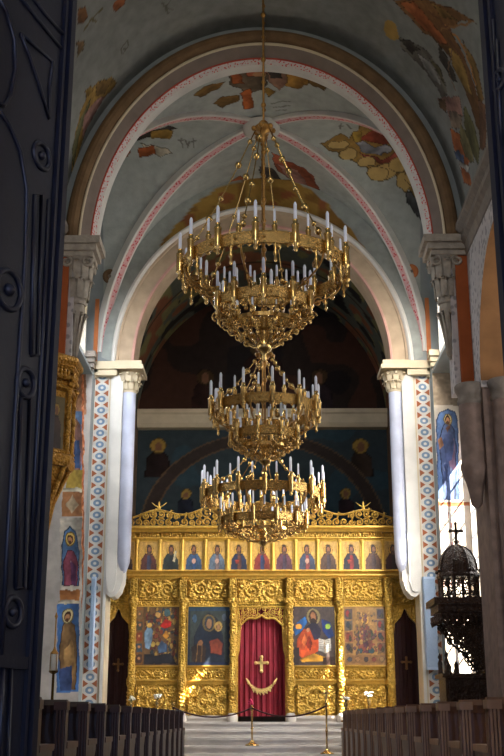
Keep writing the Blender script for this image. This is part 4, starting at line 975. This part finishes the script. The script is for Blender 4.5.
# ------------------------------------------------------------------ PULPIT (left)
def pulpit(c, z0, z1, R):
    r=empty('pulpit',(c[0],c[1],z0)); tag(r,'old gilded pulpit with painted panel and carved top, on the left column','pulpit'); h=z1-z0; n=8; ph_=PI/8
    b=MB(); b.lathe([(R*.95,0),(R*.95,h)],(0,0,0),n,0,False,ph=ph_); b.build('body',GOLDD,r)
    for zz,t,e in ((0,.08,1.12),(.1,.04,1.05),(h*.72,.04,1.06),(h*.95,.06,1.14),(h,.06,1.24)):
        b=MB(); b.lathe([(R*(e-.08),zz-t),(R*e,zz-t*.3),(R*e,zz+t*.6),(R*(e-.05),zz+t)],(0,0,0),n,0,False,ph=ph_); b.build('moulding',GOLDD,r)
    for k in range(n):
        a=ph_+2*PI*k/n; b=MB(); x,y=R*math.cos(a),R*math.sin(a)
        b.lathe([(.05,.08),(.03,.14),(.035,h*.35),(.028,h*.65),(.05,h*.72)],(x,y,0),8); b.tube([(x+.035*math.cos(q*.8),y+.035*math.sin(q*.8),.14+q*(h*.5)/24) for q in range(25)],.012,5)
        for q in range(3): b.ball((x*1.05,y*1.05,h*.76+q*h*.07),.05-.008*q,7)
        b.build('colonnette',GOLDD,r)
        am=a+PI/n; rr=R*.95*math.cos(PI/n)+.008; t=Vector((-math.sin(am),math.cos(am),0)); nrm=Vector((math.cos(am),math.sin(am),0)); hw=R*.95*math.sin(PI/n)*.72
        U,V=np.meshgrid(np.linspace(0,1,24),np.linspace(0,1,50),indexing='ij'); Q=np.stack([U.ravel(),V.ravel()],1)
        C=paint(Q,(112,96,60),[('p',[(.15,0),(.2,.45),(.4,.62),(.6,.62),(.8,.45),(.85,0)],[(84,60,50),(70,76,84),(100,56,40)][k%3],.02),('e',(.5,.74,.2,.13),(170,132,60),.02),('e',(.5,.72,.1,.1),(130,90,60))],.04,6)
        Pm=np.zeros(U.shape+(3,))
        for i in range(3): Pm[...,i]=(nrm*rr)[i]+t[i]*(U-.5)*2*hw*1
        Pm[...,2]=.14+V*h*.52; grid_mesh('painted_panel',Pm,ICON,C,r)
        b=MB()
        for q in range(5):
            f=(q+.5)/5*2-1; p=nrm*(R*1.0*math.cos(PI/n)+.02)+t*(f*hw*1.2); b.ball((p.x,p.y,h*.83),.045,7); b.tube([(p.x,p.y,h*.83),(p.x*1.05,p.y*1.05,h*.9)],.02,5)
        b.build('carved_frieze',GOLDD,r)
    b=MB(); b.lathe([(.06,-1.15),(.12,-1.08),(.08,-1.0),(.16,-.85),(R*.5,-.5),(R*.85,-.12),(R*.95,0)],(0,0,0),n,0,False,ph=ph_)
    for k in range(n):
        a=ph_+2*PI*k/n; b.tube([(rr*math.cos(a),rr*math.sin(a),zz) for rr,zz in ((R,-.02),(R*.88,-.14),(R*.53,-.52),(.18,-.87),(.1,-1.0))],.035,6)
    b.build('tapered_base',GOLDD,r)
    b=MB(); b.box(-.55,0,-.06,.06,-.2,.0); b.tube([(-.5,0,-.9),(-.2,0,-.6),(0,0,-.55)],.04,6); b.build('bracket',IRON,r)
    return r
pc=at(59,400,14.2); pulpit((-2.98,14.3),at(60,462,14.2).z,at(60,364,14.2).z,.46)
# ------------------------------------------------------------------ THRONE (right)
def throne(c):
    r=empty('throne',(c[0],c[1],0)); tag(r,'tall dark carved wooden throne with domed canopy before the bright window','throne')
    w=.36; zt=2.46
    def lace(b,x0,z0,x1,z1,y,step,keep,rr=.011):
        i=0; z=z0+step/2
        while z<z1:
            x=x0+step/2+(step/2 if i%2 else 0)
            while x<x1:
                if keep(x,z): b.tube([(px_,y,pz_) for px_,pz_ in spiral(x,z,step*.6,1.25,(x*37+z*11)%6,1 if i%2 else -1,12,.2)],rr,4)
                x+=step
            z+=step*.8; i+=1
    b=MB(); b.box(-w,w,-w,w,0,.3); b.box(-w+.03,w-.0,-w+.03,w-.03,.3,1.48); b.build('base',EBONY,r)
    for zz in (.3,.95,1.46):
        b=MB(); b.box(-w-.02,w+.02,-w-.02,w+.02,zz-.03,zz+.03); b.build('moulding',EBONY,r)
    b=MB()
    for i in range(3):
        b.box(-w+.08+.22*i,-w+.24+.22*i,-w+.0,-w+.04,1.02,1.4); lace(b,-w+.08+.22*i,1.04,-w+.24+.22*i,1.38,-w-.01,.07,lambda x,z:True,.009)
    b.build('front_panel',EBONY,r)
    b=MB(); b.box(w-.06,w,-w,w,1.48,zt); b.build('backrest',EBONY,r)
    for sy in (-1,1):
        b=MB(); y=sy*(w-.04)
        b.lathe([(.03,1.48),(.045,1.52),(.03,1.56),(.04,1.66),(.02,1.72),(.035,1.76),(.005,1.82)],(-w+.06,y,0),8); b.lathe([(.03,1.48),(.045,1.52),(.03,1.56),(.035,1.62),(.005,1.68)],(-w+.2,y,0),8); b.build('arm_finial',EBONY,r)
        b=MB()
        f=lambda x:1.55+ (zt-1.6)*max(0,(w-.04-x)/(2*w))**1.0
        lace(b,-w+.02,1.55,w-.04,zt-.02,y,.085,lambda x,z: z>f(x)-.1,.016)
        b.tube([(x_,y,f(x_)-.06+.03*math.sin(14*x_)) for x_ in np.linspace(-w+.1,w-.05,24)],.02,5)
        b.lathe([(.03,1.5),(.03,zt)],(w-.08,y,0),8)
        b.build('side_bracket',EBONY,r)
    b=MB()
    for zz,e,t in ((zt,.04,.06),(zt+.1,.1,.05),(zt-.08,.0,.04)): b.box(-w-e,w+e,-w-e,w+e,zz-t,zz+t)
    for i in range(9):
        x=-w+2*w*i/8
        b.lathe([(.028,0),(.02,-.05),(.028,-.08),(.004,-.15)],(x,-w-.03,zt-.1),6); b.lathe([(.028,0),(.02,-.05),(.028,-.08),(.004,-.15)],(-w-.03,-w+2*w*i/8,zt-.1),6)
    b.build('cornice',EBONY,r)
    z2=zt+.15; b=MB(); R=w*.84
    for k in range(8):
        a=2*PI*k/8+PI/8; b.lathe([(.035,z2),(.025,z2+.06),(.025,z2+.3),(.04,z2+.36)],(R*math.cos(a),R*math.sin(a),0),8)
        b.ball((R*1.12*math.cos(a),R*1.12*math.sin(a),z2+.44),.03,7)
        a2=a+PI/4
        for q in range(3):
            for s_ in (1,-1):
                f=(q+.5)/3; pc_=Vector((R*math.cos(a),R*math.sin(a),0)).lerp(Vector((R*math.cos(a2),R*math.sin(a2),0)),f); t=(Vector((math.cos(a2),math.sin(a2),0))-Vector((math.cos(a),math.sin(a),0))).normalized()
                zz=z2+.1+.16*(s_>0); b.tube([(pc_.x+t.x*px_,pc_.y+t.y*px_,zz+pz_) for px_,pz_ in spiral(0,0,.055,1.25,q,s_,12,.2)],.012,4)
    b.lathe([(R*1.12,z2+.34),(R*1.16,z2+.37),(R*1.1,z2+.41)],(0,0,0),8,0,False,ph=PI/8); b.build('lattice_drum',EBONY,r)
    b=MB(); b.lathe([(R*1.0,z2+.4),(R*1.0,z2+.44),(R*.97,z2+.54),(R*.88,z2+.64),(R*.7,z2+.74),(R*.42,z2+.81),(.05,z2+.85),(.03,z2+.88),(.05,z2+.91),(.01,z2+.95)],(0,0,0),20)
    for k in range(8):
        a=2*PI*k/8+PI/8; b.tube([(rr*R*math.cos(a),rr*R*math.sin(a),z2+zz) for rr,zz in ((1.01,.44),(.98,.54),(.89,.64),(.71,.745),(.43,.815),(.1,.85))],.018,5)
    b.build('dome',EBONY,r)
    b=MB(); zc_=z2+.93; b.box(-.02,.02,-.015,.015,zc_,zc_+.26); b.box(-.085,.085,-.015,.015,zc_+.13,zc_+.17)
    for dx,dz_ in ((0,.27),(-.095,.15),(.095,.15)): b.ball((dx,0,zc_+dz_),.03,7)
    b.build('cross',EBONY,r); return r
throne((3.07,17.6))
# ------------------------------------------------------------------ COLUMN SPEAKERS
for sx,nm,x0,x1 in ((-1,'left',88,96.5),(1,'right',426.5,434.5)):
    a=at(x0,670,20.9); c=at(x1,577,20.9); r=empty('column_speaker',((a.x+c.x)/2,20.92,a.z)); w=abs(c.x-a.x); h=c.z-a.z
    tag(r,f'tall slim white column loudspeaker on the {nm} chancel pier','loudspeaker','column loudspeakers on the chancel piers')
    b=MB(); b.prism([(-w/2,-.05),(-w/2+.012,-.08),(w/2-.012,-.08),(w/2,-.05),(w/2,.03),(-w/2,.03)],'z',0,h); b.build('cabinet',SPKR,r)
    b=MB(); b.box(-w/2+.015,w/2-.015,-.088,-.08,.04,h-.04); b.build('grille',SPKG,r)
    b=MB(); b.box(-.03,.03,.03,.06,.2,.3); b.box(-.03,.03,.03,.06,h-.3,h-.2); b.build('wall_bracket',IRON,r)
# ------------------------------------------------------------------ STANCHIONS + ROPES
def stanchion(x,y,z0,zt,label,cross=False,flower=False):
    r=empty('stanchion',(x,y,z0)); tag(r,label,'stanchion','brass rope posts on the marble steps'); h=zt-z0
    b=MB(); b.lathe([(.12,0),(.12,.02),(.09,.03),(.05,.05),(.025,.09)],(0,0,0),18); b.build('base',BRASS,r)
    b=MB(); b.lathe([(.016,.08),(.016,h*.4),(.028,h*.42),(.016,h*.45),(.016,h-.1),(.03,h-.08),(.03,h-.05),(.016,h-.03),(.016,h)],(0,0,0),12); b.build('post',BRASS,r)
    b=MB()
    if cross: b.box(-.012,.012,-.01,.01,h,h+.16); b.box(-.05,.05,-.01,.01,h+.09,h+.115)
    else: b.ball((0,0,h+.03),.036,10)
    b.build('finial',BRASS,r)
    return r
stanchion(at(252,745,20.25).x,20.25,.39,1.06,'short brass rope post before the red curtain')
stanchion(at(327,750,19.95).x,19.95,.26,1.16,'brass rope post with cross finial at the right pew end',True)
stanchion(at(172,750,20.25).x,20.25,.39,1.06,'brass rope post mostly hidden behind the left pews')
def rope(p,q,sag,label):
    b=MB(); p=Vector(p); q=Vector(q); b.tube([p.lerp(q,t/20)-Vector((0,0,sag*4*(t/20)*(1-t/20))) for t in range(21)],.014,7)
    tag(b.build('barrier_rope',ROPE),label,'rope','barrier ropes between the brass posts')
xm=at(252,745,20.25).x
rope((xm,20.22,1.02),(at(327,750,19.95).x,19.92,1.05),.16,'dark rope slung from the middle brass post to the right post')
rope((xm,20.22,1.02),(at(172,750,20.25).x,20.22,1.03),.16,'dark rope slung from the middle brass post to the left pews')
r=empty('flower',(xm-.02,20.18,1.09)); tag(r,'single magenta flower tied to the middle brass post','flower')
b=MB()
for i in range(7): a=i*.9; b.ball((.028*math.cos(a),.028*math.sin(a),.03*(i%3)),.026,7)
b.build('bloom',PINKF,r); b=MB(); b.tube([(0,0,-.12),(0,0,0)],.006,5); b.build('stem',LEAF,r)
# white flower vases before the screen
def vase(x,y,z0,label,seed):
    r=empty('flower_vase',(x,y,z0)); r.scale=(.62,.62,.62); zs=SOL+(z0-SOL)/1; tag(r,label,'vase of flowers','white flower vases before the gilded screen'); q=random.Random(seed)
    b=MB(); b.lathe([(.05,0),(.055,.02),(.03,.06),(.06,.14),(.075,.2),(.05,.26),(.06,.29)],(0,0,0),16); b.build('vase',BRASS,r)
    b=MB(); b2=MB()
    for i in range(16):
        a=q.random()*6.28; rr=.12*q.random()**.5; z=.34+.12*q.random(); p=(rr*math.cos(a),rr*math.sin(a),z); b2.tube([(0,0,.25),p],.005,4)
        for k in range(5): b.ball((p[0]+.022*math.cos(k*1.26),p[1]+.022*math.sin(k*1.26),p[2]),.02,6)
    b.build('blossoms',PETAL,r); b2.build('stems',LEAF,r)
    b=MB(); q_=(SOL-z0)/.62; b.lathe([(.16,q_),(.16,q_+.04),(.03,q_+.08),(.03,-.04),(.12,-.02),(.12,0)],(0,0,0),16); b.build('stand',BRASSD,r)
for x,y_,lb in ((131,712,'white flowers by the left side door curtain'),(157,710,'white flowers under the crowded leftmost large icon'),(346,712,'white flowers under the icon ringed by scenes, nearer the right rope post'),(369,708,'white flowers nearest the right side door curtain')):
    vase(at(x,y_,21.35).x,21.35,at(x,y_,21.35).z,lb,int(x))
# candle lantern stand at left
p=at(54,662,13.6)
r=empty('lantern_stand',(p.x,13.6,0)); tag(r,'slim brass stand with white glass lantern beside the left pews','lantern stand')
b=MB(); b.lathe([(.16,0),(.16,.03),(.06,.07),(.02,.12),(.016,p.z-.14),(.05,p.z-.12),(.06,p.z-.1)],(0,0,0),14); b.build('stand',BRASS,r)
b=MB(); b.lathe([(.035,p.z-.1),(.048,p.z-.07),(.048,p.z+.08),(.04,p.z+.1)],(0,0,0),14); b.build('glass_shade',WAX,r)
b=MB(); b.lathe([(.05,p.z+.09),(.05,p.z+.105),(.02,p.z+.14),(.008,p.z+.18),(.008,p.z+.5),(.02,p.z+.53),(.004,p.z+.58)],(0,0,0),12)
for k in range(4):
    a=PI/4+k*PI/2; b.tube([(.052*math.cos(a),.052*math.sin(a),p.z-.11),(.052*math.cos(a),.052*math.sin(a),p.z+.1)],.005,5)
b.build('cage',BRASSD,r)
# ------------------------------------------------------------------ DOOR LEAVES
def leaf(k, far, dirv, label, lines, rings):
    r=empty(f'door_{k}',(0,0,0)); struct(r,label,'door')
    P0=Vector((far[0],far[1],0)); d=Vector((dirv[0],dirv[1],0)).normalized(); nrm=Vector((d.y,-d.x,0))
    if nrm.y>0: nrm=-nrm
    W,T,H=1.1,.09,6.0; b=MB()
    def bx(s0,s1,t0,t1,z0,z1):
        vs=[tuple(P0+d*s+nrm*t+Vector((0,0,z))) for z in (z0,z1) for t in (t0,t1) for s in (s0,s1)]
        b.add(vs,[(0,2,3,1),(4,5,7,6),(0,1,5,4),(2,6,7,3),(0,4,6,2),(1,3,7,5)])
    bx(0,W,-T,0,.02,H); b.build('leaf_panel',DOORM,r)
    b=MB()
    for s0,s1,t in ((0,.028,.02),(.045,.06,.035),(.075,.095,.02)): bx(s0,s1,0,t,.02,H)
    for z in (.3,1.05): bx(.1,W,0,.02,z,z+.05)
    b.build('stile',DOORM,r)
    def hit(px,py):
        q=ray(px,py); t=(P0-CAM).dot(nrm)/q.dot(nrm); return CAM+q*t+nrm*.004
    for pts in lines:
        b=MB(); b.tube([hit(*p) for p in pts],.011,6); b.build('moulding',DOORM,r)
    for (x,y,rad) in rings:
        c=hit(x,y); b=MB()
        b.tube([c+d*rad*math.cos(2*PI*i/28)+Vector((0,0,rad*math.sin(2*PI*i/28))) for i in range(28)],.014,7,0,True); b.ball(c,rad*.35,10)
        b.build('ring_ornament',DOORM,r)
def rectl(x0,x1,y0,y1,lean): return [(x0,y1),(x0+lean,y0),(x1+lean,y0),(x1,y1),(x0,y1)]
L=[rectl(30,37,195,355,4),rectl(15,24,398,588,5),rectl(-2,6,660,790,4),
   [(14,-10),(34,16),(60,48)],[(26,-10),(44,14),(62,34)],[(20,34),(34,46),(52,62),(49,90),(48,118),(38,84),(28,54),(20,34)],
   [(-4,-6),(6,12),(14,40),(15,70),(10,96),(3,106),(-6,100)],[(-6,104),(8,124),(20,152),(26,190),(25,250),(20,330),(14,420),(8,520),(0,660)],
   [(48,200),(42,330),(36,440),(28,590)]]
leaf(1,(-.985,5.0),(-.39,-.92),'dark navy panelled door leaf standing open at the left',L,[(41,156,.065),(8,290,.09),(25,383,.065),(12,612,.06)])
L2=[[(505-x+4,y) for x,y in l] for l in ()]
leaf(2,(1.155,5.0),(.39,-.92),'dark door leaf edge at the far right of the doorway',[[(494,20),(499,160)],[(498,40),(502,150)]],[(500,80,.05)])
# ------------------------------------------------------------------ LIGHT
def area(name,loc,look,sx,sy,power,col=(1,1,1),spread=PI):
    l=bpy.data.lights.new(name,'AREA'); l.shape='RECTANGLE'; l.size=sx; l.size_y=sy; l.energy=power; l.spread=spread; l.color=col
    o=bpy.data.objects.new(name,l); COL.objects.link(o); o.location=loc; o.rotation_euler=(Vector(look)-Vector(loc)).to_track_quat('-Z','Y').to_euler(); return o
area('window_light_right_upper',(3.2,18.55,7.9),(0,20.5,3.5),1.1,1.2,190,(1,.96,.9))
area('window_light_left_upper',(-3.2,18.55,7.9),(0,20.5,3.5),1.1,1.2,170,(.86,.92,1))
area('window_light_right_lower',(3.9,18.3,4.4),(-1.2,22.2,2.4),1.6,2.4,190,(1,.97,.93),1.5)  # added fill lamp aimed at the icon screen
for y in (6,10,14):
    area('aisle_window_light_right',(6.3,y,4.6),(0,y+1.5,4.6),1.4,3.0,120,(1,.97,.93)); area('aisle_window_light_left',(-6.3,y,4.6),(0,y+1.5,4.6),1.4,3.0,60,(.88,.94,1))  # added fill lamps; the aisle walls hold no windows
area('west_window_light',(0,4.15,9.6),(0,16,10.2),1.8,1.8,170,(1,.96,.88))  # added fill lamp for the vaults; the entrance wall has no window
sun=bpy.data.lights.new('sun','SUN'); sun.energy=75; sun.angle=.006; sun.color=(1,.9,.74); so=bpy.data.objects.new('sun',sun); COL.objects.link(so)
so.rotation_euler=Vector((-4.4,2.52,-5.8)).to_track_quat('-Z','Y').to_euler()
w=bpy.data.worlds.new('sky'); S.world=w; w.use_nodes=True; nt=w.node_tree; bg=nt.nodes['Background']; bg.inputs[0].default_value=(.42,.56,1,1); bg.inputs[1].default_value=2.6
S.view_settings.view_transform='Standard'; S.view_settings.look='None'; S.view_settings.gamma=1; S.view_settings.exposure=0.0
S.cycles.max_bounces=8; S.cycles.diffuse_bounces=5; S.cycles.sample_clamp_indirect=4
